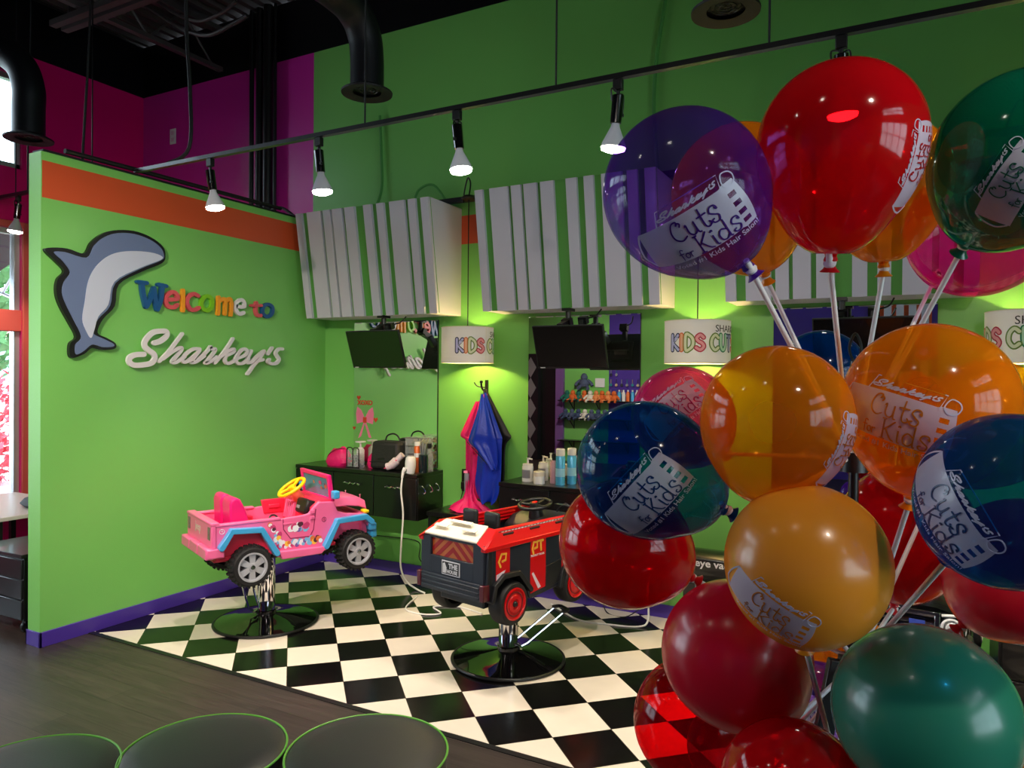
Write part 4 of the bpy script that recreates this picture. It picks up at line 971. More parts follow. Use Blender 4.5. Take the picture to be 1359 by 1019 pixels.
cape('front_flap', None, [(1.56, -2.925, -2.908, 4.905), (1.42, -2.950, -2.843, 4.885), (1.25, -3.005, -2.777, 4.87), (1.19, -3.015, -2.763, 4.87), (1.12, -2.930, -2.752, 4.87), (1.03, -2.830, -2.752, 4.875), (.99, -2.785, -2.763, 4.88)], m_bluec, None, folds=1.6, seed=4, parent=bluecape)
MB().tube([(-3.013, 4.848, 1.19), (-2.93, 4.838, 1.12), (-2.83, 4.842, 1.03), (-2.785, 4.85, .99)], .0035).build('hem', m_darkc, bluecape)
cape('front_flap', None, [(1.50, -3.005, -2.965, 4.955), (1.30, -3.110, -2.985, 4.945), (1.23, -3.135, -2.995, 4.94), (1.20, -3.070, -2.995, 4.94), (1.10, -3.010, -2.995, 4.95)], m_hot, None, folds=1.2, seed=5, parent=pinkcape)
# crumpled pink hem on the shelf
mb = MB().lathe([(0.03, .20), (.035, .12), (.06, .075), (.13, .04), (.17, .012), (.12, .004), (0, .0)], seg=60)
mb.xf(lambda p: Vector((p.x * (1 + .22 * math.sin(7 * math.atan2(p.y, p.x))), p.y * (.62 + .10 * math.sin(11 * math.atan2(p.y, p.x))), p.z * (1 + .25 * math.sin(13 * math.atan2(p.y, p.x))))) if p.z > .006 else p * 1)
mb.xf(lambda p: p + Vector((-3.04, 4.93, .636)))
tag(mb.build('bunched_cape', m_hot, ang=60), 'hot pink cape bunched up on the low black shelf', 'cape')
# --- things on the middle counter
def pump(loc, h, r, m, lab):
    t = tag(empty('pump_bottle', loc), lab, 'bottle')
    MB().lathe([(0, 0), (r, 0), (r, h * .62), (r * .9, h * .66), (0, h * .66)], seg=28).build('body', m, t)
    MB().lathe([(r * .92, h * .66), (r * .92, h * .74), (.008, h * .76), (.006, h * .97), (.012, h), (0, h)], seg=24).cyl((0, 0, h * .97), (.04, -.01, h * .95), .006).build('pump', m_whitep, t)
    MB().lathe([(r + .0006, h * .15), (r + .0006, h * .5)], seg=28, a0=3.4, a1=5.6).build('label', m_grey, t)
pump((-2.50, 4.88, CT), .175, .042, m_whitep, 'front white pump jar on the middle counter')
pump((-2.42, 4.98, CT), .185, .038, m_whitep, 'rear white pump jar on the middle counter')
bottle('cream_jar', (-2.375, 4.82, CT), [(.042, 0), (.043, .05), (.040, .055)], m_whitep, 'low white screw-top jar before the pump jars', 'jar', [(.043, .055), (.043, .085), (.038, .09), (0, .09)], m_cream)
bottle('lotion_bottle', (-2.285, 4.88, CT), [(.028, 0), (.029, .01), (.029, .15), (.014, .17)], mat('blush_plastic', rgb(206, 160, 176), .35, var=.05), 'pinkish bottle with black nozzle beside the tall blue cans', 'bottle', [(.013, .168), (.015, .17), (.013, .22), (0, .222)], m_blackp)
m_bluecan = mat('sky_blue_can', rgb(80, 176, 226), .25, metal=.2, var=.08)
bottle('spray_can', (-2.215, 4.84, CT), [(.034, 0), (.034, .20), (.026, .212)], m_bluecan, 'front tall blue spray can with white cap on the middle counter', 'can', [(.031, .21), (.033, .215), (.033, .255), (.028, .262), (0, .262)], m_whitep, (.0345, .06, .12), mat('pale_blue', rgb(150, 210, 240), .3))
bottle('spray_can', (-2.165, 4.93, CT), [(.034, 0), (.034, .20), (.026, .212)], m_bluecan, 'rear tall blue spray can with white cap on the middle counter', 'can', [(.031, .21), (.033, .215), (.033, .255), (.028, .262), (0, .262)], m_whitep, (.0345, .06, .12), mat('pale_blue', rgb(150, 210, 240), .3))
# ------------------------------------------------------------------ styling chairs
def pedestal(t, cx, cy, top, lever=None, r=.345):
    """round base plate, rubber rim, chrome column, hydraulic foot lever; cx,cy local"""
    b = MB().lathe([(0, .068), (.06, .066), (.075, .060), (r * .75, .030), (r - .012, .018), (r - .006, .004), (0, .004)], (cx, cy, 0), seg=64).build('base_plate', mat('base_gloss', rgb(16, 16, 18), .05, metal=.55, coat=.8), t, ang=50)
    MB().torus((cx, cy, .010), (0, 0, 1), r - .004, .010, 64, 10).build('rubber_rim', m_blackp, b)
    c = MB().lathe([(.056, .066), (.058, .075), (.058, top - .03), (.075, top - .02), (.075, top), (0, top)], (cx, cy, 0), seg=40).build('column', m_chrome, t, ang=40)
    MB().lathe([(.066, .062), (.066, .085), (.058, .09)], (cx, cy, 0), seg=32).build('collar', m_blackg, c)
    if lever:
        a, L, h = lever
        u = Vector((math.cos(a), math.sin(a), 0)); s = Vector((-u.y, u.x, 0)); c0 = Vector((cx, cy, .085))
        p = [c0 + u * .05 + s * .055, c0 + u * .10 + s * .055 + Vector((0, 0, .015)), c0 + u * L + s * .055 + Vector((0, 0, h))]
        q = [c0 + u * .05 - s * .055, c0 + u * .10 - s * .055 + Vector((0, 0, .015)), c0 + u * L - s * .055 + Vector((0, 0, h))]
        lv = MB().tube(p, .007, 8, smooth=False).tube(q, .007, 8, smooth=False).cyl(c0 + u * .05 - s * .075, c0 + u * .05 + s * .075, .010).build('foot_lever', m_chrome, t)
        MB().tube([p[-1] - u * .02, p[-1] + u * .02, p[-1] + u * .035 - s * .015, q[-1] + u * .035 + s * .015, q[-1] + u * .02, q[-1] - u * .02], .011, 10, smooth=False).build('lever_grip', m_blackp, lv)
def sideprism(mb, poly, w0, w1):
    """poly in (x,z); extruded across from y=-w0 to y=-w1"""
    return mb.prism(poly, -w1, -w0, lambda p: Vector((p.x, p.z, p.y)))
def wheel(t, x, y, z, Rr, wd, side, tyre, rim, style, tread=True):
    """side=-1: outer face towards -y"""
    th = Rr; rr = Rr * .70
    prof = [(rr, -wd / 2 + .006), (rr + .006, -wd / 2), (th * .90, -wd / 2), (th * .97, -wd / 2 + .012), (th, -wd / 2 + .03), (th, wd / 2 - .03), (th * .97, wd / 2 - .012), (th * .90, wd / 2), (rr + .006, wd / 2), (rr, wd / 2 - .006)]
    mb = MB().lathe(prof, (x, y, z), (0, side, 0), 48)
    if tread:
        for k in range(26):
            a = 2 * math.pi * k / 26
            for q, off in ((-.28, 0), (.28, .5), (0, .25)):
                aa = a + off * 2 * math.pi / 26
                mb.obox((x + (th - .001) * math.cos(aa), y + q * wd, z + (th - .001) * math.sin(aa)), .018, wd * (.26 if q else .2), .016, (0, -aa, 0.25 * (1 if q > 0 else -1)))
    w = mb.build('tyre', tyre, t, ang=40)
    o = side * wd / 2
    if style == 'spoke':
        mb = MB().lathe([(rr + .002, -.012), (rr + .004, .004), (rr - .006, .004), (rr - .012, -.020), (rr * .98, -.03)], (x, y + o, z), (0, side, 0), 48)
        mb.lathe([(0, .0), (rr * .26, .0), (rr * .30, -.006), (rr * .30, -.03), (0, -.03)], (x, y + o, z), (0, side, 0), 28)
        for k in range(6):
            a = math.pi / 6 + k * math.pi / 3
            wv = rr * .44
            ca, sa = math.cos(a), math.sin(a)
            vs = []
            for (r_, h_, d_) in [(rr * .22, wv * .40, -.004), (rr * .95, wv * .55, -.010), (rr * .22, wv * .40, -.028), (rr * .95, wv * .55, -.030)]:
                for sgn in (-1, 1):
                    vs.append((x + r_ * ca - sgn * h_ * sa, y + o + side * d_, z + r_ * sa + sgn * h_ * ca))
            mb.add(vs, [(0, 1, 3, 2), (4, 6, 7, 5), (0, 2, 6, 4), (1, 5, 7, 3), (0, 4, 5, 1), (2, 3, 7, 6)])
        rm = mb.build('rim', rim, w, ang=30)
        MB().lathe([(rr, -.034), (0, -.034)], (x, y + o, z), (0, side, 0), 32).build('wheel_back', m_blackp, w)
        MB().lathe([(0, .003), (rr * .16, .003), (rr * .17, 0)], (x, y + o, z), (0, side, 0), 24).build('hub_cap', m_chrome, rm)
    else:
        mb = MB().lathe([(rr + .004, -.01), (rr + .004, .004), (rr - .004, .006), (rr * .90, -.004), (rr * .62, -.002), (rr * .55, .004), (rr * .34, .006), (rr * .28, -.004), (0, -.004)], (x, y + o, z), (0, side, 0), 48)
        rm = mb.build('rim', rim, w, ang=25)
        mb = MB().torus((x, y + o - side * .001, z), (0, side, 0), rr * .76, .0035, 40, 6)
        mb.build('rim_groove', mat('dark_red_plastic', rgb(110, 6, 14), .4), rm)
        MB().lathe([(0, .012), (rr * .14, .012), (rr * .2, .004), (rr * .2, 0)], (x, y + o, z), (0, side, 0), 20).build('hub_cap', m_blackp, rm)
    return w

# ---- pink jeep chair
m_pink = mat('pink_plastic', rgb(244, 108, 164), .32, coat=.25, var=.04)
m_pinkin = mat('red_pink_plastic', rgb(236, 40, 78), .4, var=.05)
m_seatp = mat('hot_pink_plastic', rgb(232, 22, 120), .35, coat=.2, var=.04)
m_aqua = mat('sky_blue_plastic', rgb(62, 166, 226), .3, coat=.3, var=.03)
m_yel = mat('yellow_plastic', rgb(250, 212, 20), .3, coat=.3, var=.02)
m_rubber = mat('tyre_rubber', rgb(22, 22, 24), .6, var=.1)
m_silver = mat('silver_plastic', rgb(184, 188, 198), .3, metal=.25, var=.04)
JP = tag(empty('toy_jeep_chair', (-3.95, 3.442, 0), R(66.5)), 'pink toy jeep styling chair on a round glossy base at the left', 'styling chair')
pedestal(JP, .206, 0.0, .50, lever=(R(130), .15, .17))
HZ = .475
for x in (0, .735):
    for s in (-1, 1):
        wheel(JP, x, s * .268, HZ, .128, .13, s, m_rubber, m_silver, 'spoke')
prof = [(-.215, .60), (-.222, .755), (.06, .752), (.214, .748), (.245, .752), (.36, .757), (.395, .765), (.425, .80), (.465, .835), (.57, .828), (.60, .76), (.66, .74), (.80, .722), (.835, .70), (.84, .62), (.80, .67), (.60, .68), (.575, .665), (.52, .54), (.52, .50), (.18, .50), (.18, .53), (.10, .68), (-.10, .695), (-.15, .60)]
for s in (-1, 1): mb = MB(); sideprism(mb, prof, min(s * .245, s * .275), max(s * .245, s * .275)); mb.build('side_panel', m_pink, JP, bevel=.005)
# tub floor, firewall, inner boxes
mb = MB().box(-.205, .60, -.247, .247, .52, .545)
mb.box(-.20, .18, -.247, -.20, .545, .70).box(-.20, .18, .20, .247, .545, .70)
mb.box(-.20, .17, -.19, .19, .50, .60)
mb.build('tub_floor', m_pinkin, JP, bevel=.006)
MB().box(-.10, .30, -.15, .15, .47, .52).box(.52, .80, -.18, .18, .50, .60).box(.16, .54, -.22, .22, .485, .52).cyl((0, -.2, HZ), (0, .2, HZ), .018).cyl((.735, -.2, HZ), (.735, .2, HZ), .018).build('chassis', m_blackp, JP, bevel=.01)
mb = MB().box(.56, .82, -.20, .20, .545, .70).box(.80, .845, -.235, .235, .56, .72); mb.build('engine_box', m_pink, JP, bevel=.01)
# rear panel with lip
mb = MB().box(-.238, -.20, -.275, .275, .60, .762).box(-.243, -.19, -.279, .279, .752, .772).box(-.215, .20, -.279, -.235, .742, .760).box(-.215, .20, .235, .279, .742, .760)
rp = mb.build('tailgate', m_pink, JP, bevel=.006)
m_taill = mat('tail_lamp_grey', rgb(120, 104, 98), .3)
for y in (-.225, .225): MB().box(-.242, -.236, y - .022, y + .022, .66, .74).lathe([(0, .003), (.010, .003), (.012, 0)], (-.242, y, .70), (-1, 0, 0), 16).build('tail_lamp', m_taill, JP, bevel=.002)
mb = MB(); addtext(mb, 'Jeep', .075, lambda v: Vector((-.2385 - v.z, .02 - v.x, .705 + v.y)), bold=.001); mb.build('lettering', mat('pale_print', rgb(206, 190, 180), .5), rp)
mb = MB()
for a, b in ((-.285, -.10), (-.092, .092), (.10, .285)): mb.box(-.275, -.225, a, b, .545, .615)
mb.box(-.27, -.16, -.29, -.265, .55, .61).box(-.27, -.16, .265, .29, .55, .61)
mb.build('rear_bumper', m_pink, JP, bevel=.008)
# blue fender flares
def flare(pts, nm):
    for s in (-1, 1):
        mb = MB().ribbon([(a, b) for a, b in pts], .038, .262, .318, smooth=False)
        mb.xf(lambda p: Vector((p.x, s * p.z, p.y)))
        mb.build(nm, m_aqua, JP, bevel=.004)
flare([(-.185, .615), (-.12, .712), (.065, .700), (.165, .535)], 'fender')
flare([(.505, .535), (.59, .697), (.80, .705), (.845, .665)], 'fender')
# sill step
for s in (-1, 1): mb = MB(); sideprism(mb, [(.175, .545), (.20, .49), (.47, .49), (.52, .535)], min(s * .25, s * .31), max(s * .25, s * .31)); mb.build('sill', m_pink, JP, bevel=.006)
# door grooves and stickers on both sides
m_deepp = mat('groove_pink', rgb(150, 30, 84), .5)
for s in (-1, 1):
    mb = MB().ribbon([(.215, .745), (.218, .68), (.265, .615), (.40, .612), (.425, .655), (.44, .79)], .006, .2752, .2765, smooth=False)
    mb.xf(lambda p: Vector((p.x, s * p.z, p.y))); mb.build('door_line', m_deepp, JP)
    mb = MB().obox((.245, s * .2775, .715), .06, .006, .012).obox((.415, s * .278, .775), .03, .012, .025).obox((.415, s * .278, .735), .03, .012, .02)
    mb.build('door_hinge', m_pink, JP, bevel=.003)
    rnd = random.Random(4)
    cols = [rgb(120, 190, 236), rgb(240, 240, 250), rgb(226, 120, 60), rgb(206, 60, 120), rgb(120, 90, 170), rgb(250, 200, 70), rgb(86, 40, 60)]
    ms = [mat('sticker_%d' % k, c, .4) for k, c in enumerate(cols)]
    mb = MB()
    def blob(x, z, r, mi, el=1.0, a=0):
        mb.mi = mi; n = 10; ca, sa = math.cos(a), math.sin(a)
        P = [((r * math.cos(2 * math.pi * k / n) * el), r * math.sin(2 * math.pi * k / n) * (1 + .25 * (k % 2))) for k in range(n)]
        st = len(mb.v); off = .2765 + .0002 * len(mb.f) / 12
        mb.add([(x + p * ca - q * sa, s * off, z + p * sa + q * ca) for p, q in P], [tuple(range(n))])
    for k in range(11): blob(.30 + .03 * math.cos(k * 2.1) + rnd.uniform(-.02, .05), .685 + rnd.uniform(-.022, .022), rnd.uniform(.010, .020), [0, 1, 0, 4, 1, 3, 0, 1, 6, 3, 1][k], 1.4, rnd.random())
    mb.build('sticker', ms, JP, recalc=False); mb = MB()
    for k in range(14): blob(.135 + .005 * k + rnd.uniform(-.012, .02), .72 - .011 * k + rnd.uniform(-.01, .02), rnd.uniform(.009, .019), [2, 1, 3, 1, 6, 3, 1, 0, 3, 1, 5, 0, 1, 3][k], 1, rnd.random() * 3)
    for k in range(26): blob(.20 + .011 * k, .574 + .014 * math.sin(k * 1.7) + .0006 * k, rnd.uniform(.010, .019), [0, 1, 3, 1, 5, 2, 1, 3, 0, 1, 4, 0, 0, 1, 0, 4, 0, 1, 0, 0, 2, 5, 6, 6, 2, 1][k], 1.2, rnd.random() * 3)
    mb.build('sticker_strip', ms, JP, recalc=False)
    for x, z in ((-.175, .712), (.50, .715)):
        mb = MB().torus((x, s * .2762, z), (0, 1, 0), .015, .002, 24, 6); addtext(mb, 'F' if x < 0 else 'B', .022, lambda v: Vector((x - s * v.x * -1 if s < 0 else x - v.x, s * (.2765 + v.z), z + v.y)), extrude=.0004)
        mb.build('badge', m_white if x < 0 else m_deepp, JP)
# seats
for k, y in enumerate((-.118, .078)):
    mb = MB()
    pr = [(-.095, .60), (-.105, .86), (-.095, .895), (-.065, .905), (-.035, .89), (-.01, .84), (.02, .745), (.05, .70), (.05, .60)]
    mb.prism(pr, -.082, .082, lambda p: Vector((p.x, p.z + y, p.y)))
    mb.build('seat_back', m_seatp, JP, bevel=.03, seg=4)
MB().box(.0, .22, -.18, .18, .58, .63).build('seat_cushion', m_seatp, JP, bevel=.015)
MB().box(-.06, .02, .19, .262, .70, .80).build('arm_box', m_pink, JP, bevel=.008)
MB().tube([(.14, -.22, .74), (.16, -.20, .765), (.19, -.20, .765), (.21, -.22, .74)], .006).build('belt_loop', m_blackp, JP)
# far door raised, dash
mb = MB().prism([(.27, .70), (.25, .80), (.42, .80), (.44, .70)], .235, .262, lambda p: Vector((p.x, p.z, p.y))); mb.build('door_top', m_pinkin, JP, bevel=.006)
MB().box(.30, .38, .222, .236, .735, .765).build('door_pull', m_pinkin, JP, bevel=.008)
mb = MB(); mb.prism([(.44, .54), (.40, .60), (.42, .80), (.48, .845), (.57, .84), (.57, .54)], -.245, .245, lambda p: Vector((p.x, p.z, p.y))); mb.build('dashboard', m_pinkin, JP, bevel=.012)
mb = MB()
for k in range(5): mb.obox((.405, .02 + .035 * k, .74), .03, .014, .13, (0, .15, 0))
mb.build('dash_rib', m_pink, JP, bevel=.006)
mb = MB().obox((.43, -.135, .79), .08, .18, .10, (0, .25, 0)); db = mb.build('glove_tray', m_blackp, JP, bevel=.015)
MB().obox((.388, -.10, .79), .004, .05, .02, (0, .25, 0)).build('tray_label', m_grey, db)
# steering wheel
sc_ = Vector((.392, .03, .905)); ax = Vector((-.55, 0, .83)).normalized()
sw = MB().torus(sc_, ax, .098, .013, 40, 12)
q = Vector((0, 0, 1)).rotation_difference(ax)
for k in range(3):
    a = math.pi * 2 * k / 3 + .5; e = sc_ + q @ Vector((.095 * math.cos(a), .095 * math.sin(a), 0)); sw.cyl(sc_ - ax * .005, e, .012)
sw.lathe([(0, .012), (.028, .010), (.03, -.012), (0, -.014)], sc_, ax, 24)
sw.build('steering_wheel', m_yel, JP)
MB().cyl(sc_ - ax * .01, sc_ - ax * .13, .030, .045).build('steering_column', mat('orange_pink', rgb(244, 110, 80), .35), JP)
# windshield
th = R(-8)
def wsf(p): # x->depth, y across, z up along the pane
    return Vector((.575 + p.x + math.sin(th) * p.z * 1.0, p.y, .835 + p.z))
mb = MB()
for a in [(-.015, .015, -.245, .245, .145, .175), (-.015, .015, -.245, -.215, 0, .16), (-.015, .015, .215, .245, 0, .16), (-.015, .015, -.245, .245, -.01, .012)]: mb.box(*a)
mb.xf(wsf); mb.build('windshield_frame', m_seatp, JP, bevel=.006)
m_ws = mat('windshield_blue', rgb(84, 140, 176), .15, coat=.5, var=.5, vscale=12)
mb = MB().box(-.004, .004, -.216, .216, .01, .147); mb.xf(wsf); wsd = mb.build('windshield', m_ws, JP)
mb = MB(); rnd = random.Random(9)
for k in range(9):
    mb.mi = k % 3; r = rnd.uniform(.006, .018); y, z = rnd.uniform(-.17, .05), rnd.uniform(.06, .12); n = 8
    mb.add([wsf(Vector((-.0045 - .0002 * k, y + r * 1.3 * math.cos(6.283 * j / n), z + r * math.sin(6.283 * j / n)))) for j in range(n)], [tuple(range(n))])
mb.build('decal', [mat('decal_orange', rgb(190, 110, 60), .4), mat('decal_pink', rgb(180, 60, 120), .4), mat('decal_dark', rgb(30, 60, 100), .4)], wsd, recalc=False)
for s in (-1, 1):
    MB().box(.555, .60, s * .285 - .03, s * .285 + .03, .85, .905).build('wing_mirror', m_aqua, JP, bevel=.01)
    MB().box(.565, .59, min(s * .24, s * .27), max(s * .24, s * .27), .845, .865).build('mirror_stalk', m_aqua, JP)
# hood, slightly lifted
hv = []
for (x, w, z) in [(.585, .235, .84), (.70, .225, .838), (.80, .205, .822), (.86, .19, .795), (.865, .188, .770)]:
    hv.append((x, w, z))
vs = []; fs = []
cols_ = [-1, -.86, -.4, 0, .4, .86, 1]
for x, w, z in hv:
    for c in cols_: vs.append((x, c * w, z + (0 if abs(c) < .9 else -.055) + (.010 if abs(c) < .5 else 0)))
nn = len(cols_)
for i in range(len(hv) - 1):
    for j in range(nn - 1):
        a = i * nn + j; fs.append((a, a + 1, a + nn + 1, a + nn))
ho = MB().add(vs, fs).build('hood', m_pink, JP, ang=30)
sm_ = ho.modifiers.new('thick', 'SOLIDIFY'); sm_.thickness = .012; sm_.offset = -1
b_ = ho.modifiers.new('bev', 'BEVEL'); b_.width = .004; b_.segments = 2
for y in (-.12, .12): MB().cyl((.845, y, .80), (.845, y, .83), .004).lathe([(0, .0), (.008, .002), (.008, .01), (0, .012)], (.845, y, .825), (0, 0, 1), 12).build('hood_pin', m_chrome, JP)
MB().box(.81, .85, -.26, -.19, .72, .742).box(.81, .85, .19, .26, .72, .742).build('indicator', m_yel, JP, bevel=.008)
mb = MB()
for y in (-.19, .19): mb.lathe([(0, .012), (.03, .008), (.036, 0), (.036, -.02)], (.848, y, .655), (1, 0, 0), 24)
mb.build('headlamp', m_whitep, JP)
mb = MB().box(.855, .90, -.285, .285, .545, .605).box(.83, .89, -.30, -.24, .60, .655).box(.83, .89, .24, .30, .60, .655); mb.build('front_bumper', m_aqua, JP, bevel=.012)
mb = MB()
for k in range(7): mb.box(.845, .8485, -.09 + .03 * k - .008, -.09 + .03 * k + .008, .60, .70)
mb.build('grille_slot', m_blackp, JP)

# ---- red fire engine chair
m_fred = mat('fire_red_plastic', rgb(214, 4, 16), .28, coat=.35, var=.04)
m_fnavy = mat('charcoal_navy_plastic', rgb(30, 36, 48), .4, coat=.1, var=.06)
m_fdark = mat('dark_plastic', rgb(24, 26, 30), .42, var=.06)
FT = tag(empty('toy_fire_engine_chair', (-2.160, 3.612, 0), R(77.5)), 'red and charcoal toy fire engine styling chair on a round black base', 'styling chair')
pedestal(FT, .263, 0.0, .46, lever=(R(-22), .36, .17), r=.34)
HT = .45
for x in (0, .575):
    for s in (-1, 1): wheel(FT, x, s * .225, HT, .122, .10, s, m_rubber, m_fred, 'disc', tread=False)
# lower hull with arches
prof = [(-.215, .50), (-.215, .60), (-.20, .79), (.80, .79), (.84, .66), (.84, .47), (.735, .47), (.70, .56), (.65, .60), (.50, .60), (.45, .56), (.425, .46), (.155, .44), (.13, .50), (.04, .60), (-.085, .605), (-.15, .56), (-.165, .50)]
for s in (-1, 1): mb = MB(); sideprism(mb, prof, min(s * .225, s * .255), max(s * .225, s * .255)); mb.build('side_panel', m_fnavy, FT, bevel=.005)
MB().box(-.20, .80, -.226, .226, .62, .65).box(.14, .42, -.22, .22, .44, .62).box(-.14, .14, -.17, .17, .43, .62).box(.45, .74, -.17, .17, .43, .62).cyl((0, -.17, HT), (0, .17, HT), .016).cyl((.575, -.17, HT), (.575, .17, HT), .016).build('chassis', m_fdark, FT, bevel=.008)
# rear wall with recessed chevrons
mb = MB().box(-.222, -.195, -.245, -.165, .59, .80).box(-.222, -.195, .165, .245, .59, .80).box(-.222, -.195, -.17, .17, .59, .692).box(-.222, -.195, -.17, .17, .79, .81)
rw = mb.build('rear_wall', m_fnavy, FT, bevel=.004)
m_chev_o = mat('chevron_orange', rgb(206, 112, 52), .4, var=.05); m_chev_r = mat('chevron_red', rgb(176, 22, 26), .4, var=.05)
MB().box(-.206, -.198, -.17, .17, .685, .80).build('chevron_panel', m_chev_o, FT)
mb = MB()
def clip_poly(poly, x0, x1, y0, y1):
    for ax, lim, sg in ((0, x0, 1), (0, x1, -1), (1, y0, 1), (1, y1, -1)):
        out = []
        for i in range(len(poly)):
            a, b = poly[i], poly[(i + 1) % len(poly)]
            da, db = sg * (a[ax] - lim), sg * (b[ax] - lim)
            if da >= 0: out.append(a)
            if (da > 0 and db < 0) or (da < 0 and db > 0):
                u = da / (da - db); out.append((a[0] + (b[0] - a[0]) * u, a[1] + (b[1] - a[1]) * u))
        poly = out
        if len(poly) < 3: return []
    return poly
for k in range(6):
    z0 = .665 + .060 * k
    for s in (-1, 1):
        pl_ = clip_poly([(0, z0 + .0), (s * .2, z0 - .17), (s * .2, z0 - .140), (0, z0 + .030)], -.168, .168, .69, .80)
        if pl_: mb.prism(pl_, 0, .001, lambda p: Vector((-.2065 - p.z, p.x, p.y)))
mb.build('chevron_stripe', m_chev_r, FT)
# bumper with grooves, corner lamps
mb = MB().box(-.235, -.20, -.230, .230, .50, .592)
for k in range(3): mb.box(-.240, -.23, -.225, .225, .512 + .026 * k, .524 + .026 * k)
mb.build('rear_bumper', m_fnavy, FT, bevel=.004)
m_tl = mat('dark_red_lamp', rgb(84, 14, 28), .25, coat=.4)
for s in (-1, 1):
    MB().box(-.240, -.19, s * .245 - .016, s * .245 + .016, .505, .592).build('tail_lamp', m_tl, FT, bevel=.004)
    MB().box(-.20, -.165, s * .245 - .012, s * .245 + .012, .50, .79).build('corner_post', m_fdark, FT, bevel=.005)
pt = MB().box(-.2265, -.222, -.07, .07, .60, .678).build('plate', m_white, FT, bevel=.001)
mb = MB().box(-.2275, -.2264, -.064, .064, .606, .672); pk_ = mb.build('plate_field', m_blackp, pt)
mb = MB()
addtext(mb, 'THE', .038, lambda v: Vector((-.2278 - v.z, -.02 - v.x, .650 + v.y)), bold=.0015, extrude=.0003); addtext(mb, 'HOUSE', .026, lambda v: Vector((-.2278 - v.z, -.012 - v.x, .620 + v.y)), bold=.001, extrude=.0003)
mb.prism([(.06, .61), (.035, .61), (.03, .64), (.045, .668), (.06, .66)], 0, .0004, lambda p: Vector((-.2278 - p.z, p.x, p.y)))
mb.build('plate_print', m_white, pk_)
# red upper rail, tapered inwards
mb = MB()
def loft(mb, s):
    o = [(-.225, .262, .785), (.84, .262, .775), (.80, .225, .855), (-.10, .225, .865)]
    i = [(-.205, .232, .785), (.82, .232, .775), (.78, .195, .855), (-.10, .195, .865)]
    vs = [(x, s * y, z) for x, y, z in o + i]
    mb.add(vs, [(0, 1, 2, 3), (7, 6, 5, 4), (0, 4, 5, 1), (1, 5, 6, 2), (2, 6, 7, 3), (3, 7, 4, 0)])
loft(mb, 1); loft(mb, -1); mb.box(-.225, .84, -.262, -.225, .765, .79).box(-.225, .84, .225, .262, .765, .79)
mb.build('top_rail', m_fred, FT, bevel=.004)
for s in (-1, 1):   # inner rail lining
    mb = MB()
    for k in range(3): mb.box(-.02, .55, min(s * .215, s * .2), max(s * .215, s * .2), .79 + .02 * k, .80 + .02 * k)
    mb.build('rail_rib', m_fred, FT)
mb = MB()
for k in range(26):
    x = -.06 + .028 * k
    mb.obox((x, -.2325, .8495), .018, .003, .007, (.45, 0, 0))
mb.build('rail_dash', m_white, FT)
mb = MB()
for x in (-.02, .21, .45): mb.obox((x, -.2375, .832), .085, .008, .018, (.45, 0, 0))
mb.obox((.27, -.2295, .8485), .72, .003, .013, (.45, 0, 0))
mb.build('rail_slot', m_fdark, FT)
# cream rear deck
vs = [(-.235, -.205, .806), (-.235, .205, .806), (-.10, .165, .868), (-.10, -.165, .868), (-.235, -.205, .818), (-.235, .205, .818), (-.10, .165, .880), (-.10, -.165, .880)]
ck = MB().add(vs, [(0, 1, 2, 3), (4, 7, 6, 5), (0, 4, 5, 1), (1, 5, 6, 2), (2, 6, 7, 3), (3, 7, 4, 0)]).build('rear_deck', m_cream, FT, bevel=.004)
mb = MB()
for a, b, c in ((-.19, .11, .10), (-.19, -.11, .10), (-.14, 0, .16)): mb.obox((a, b, .8195 + (a + .235) * .46 + .0195), .025, c, .006, (0, -.43, 0))
mb.build('deck_relief', m_cream, ck, bevel=.002)
for s in (-1, 1):
    mb = MB()
    vs = [(-.238, s * .262, .78), (-.238, s * .205, .81), (-.10, s * .165, .872), (-.10, s * .225, .868), (-.20, s * .262, .77), (-.20, s * .205, .79), (-.08, s * .165, .84), (-.08, s * .225, .84)]
    mb.add(vs, [(0, 1, 2, 3), (4, 7, 6, 5), (0, 4, 5, 1), (1, 5, 6, 2), (2, 6, 7, 3), (3, 7, 4, 0)])
    mb.build('corner_cap', m_fred, FT, bevel=.004)
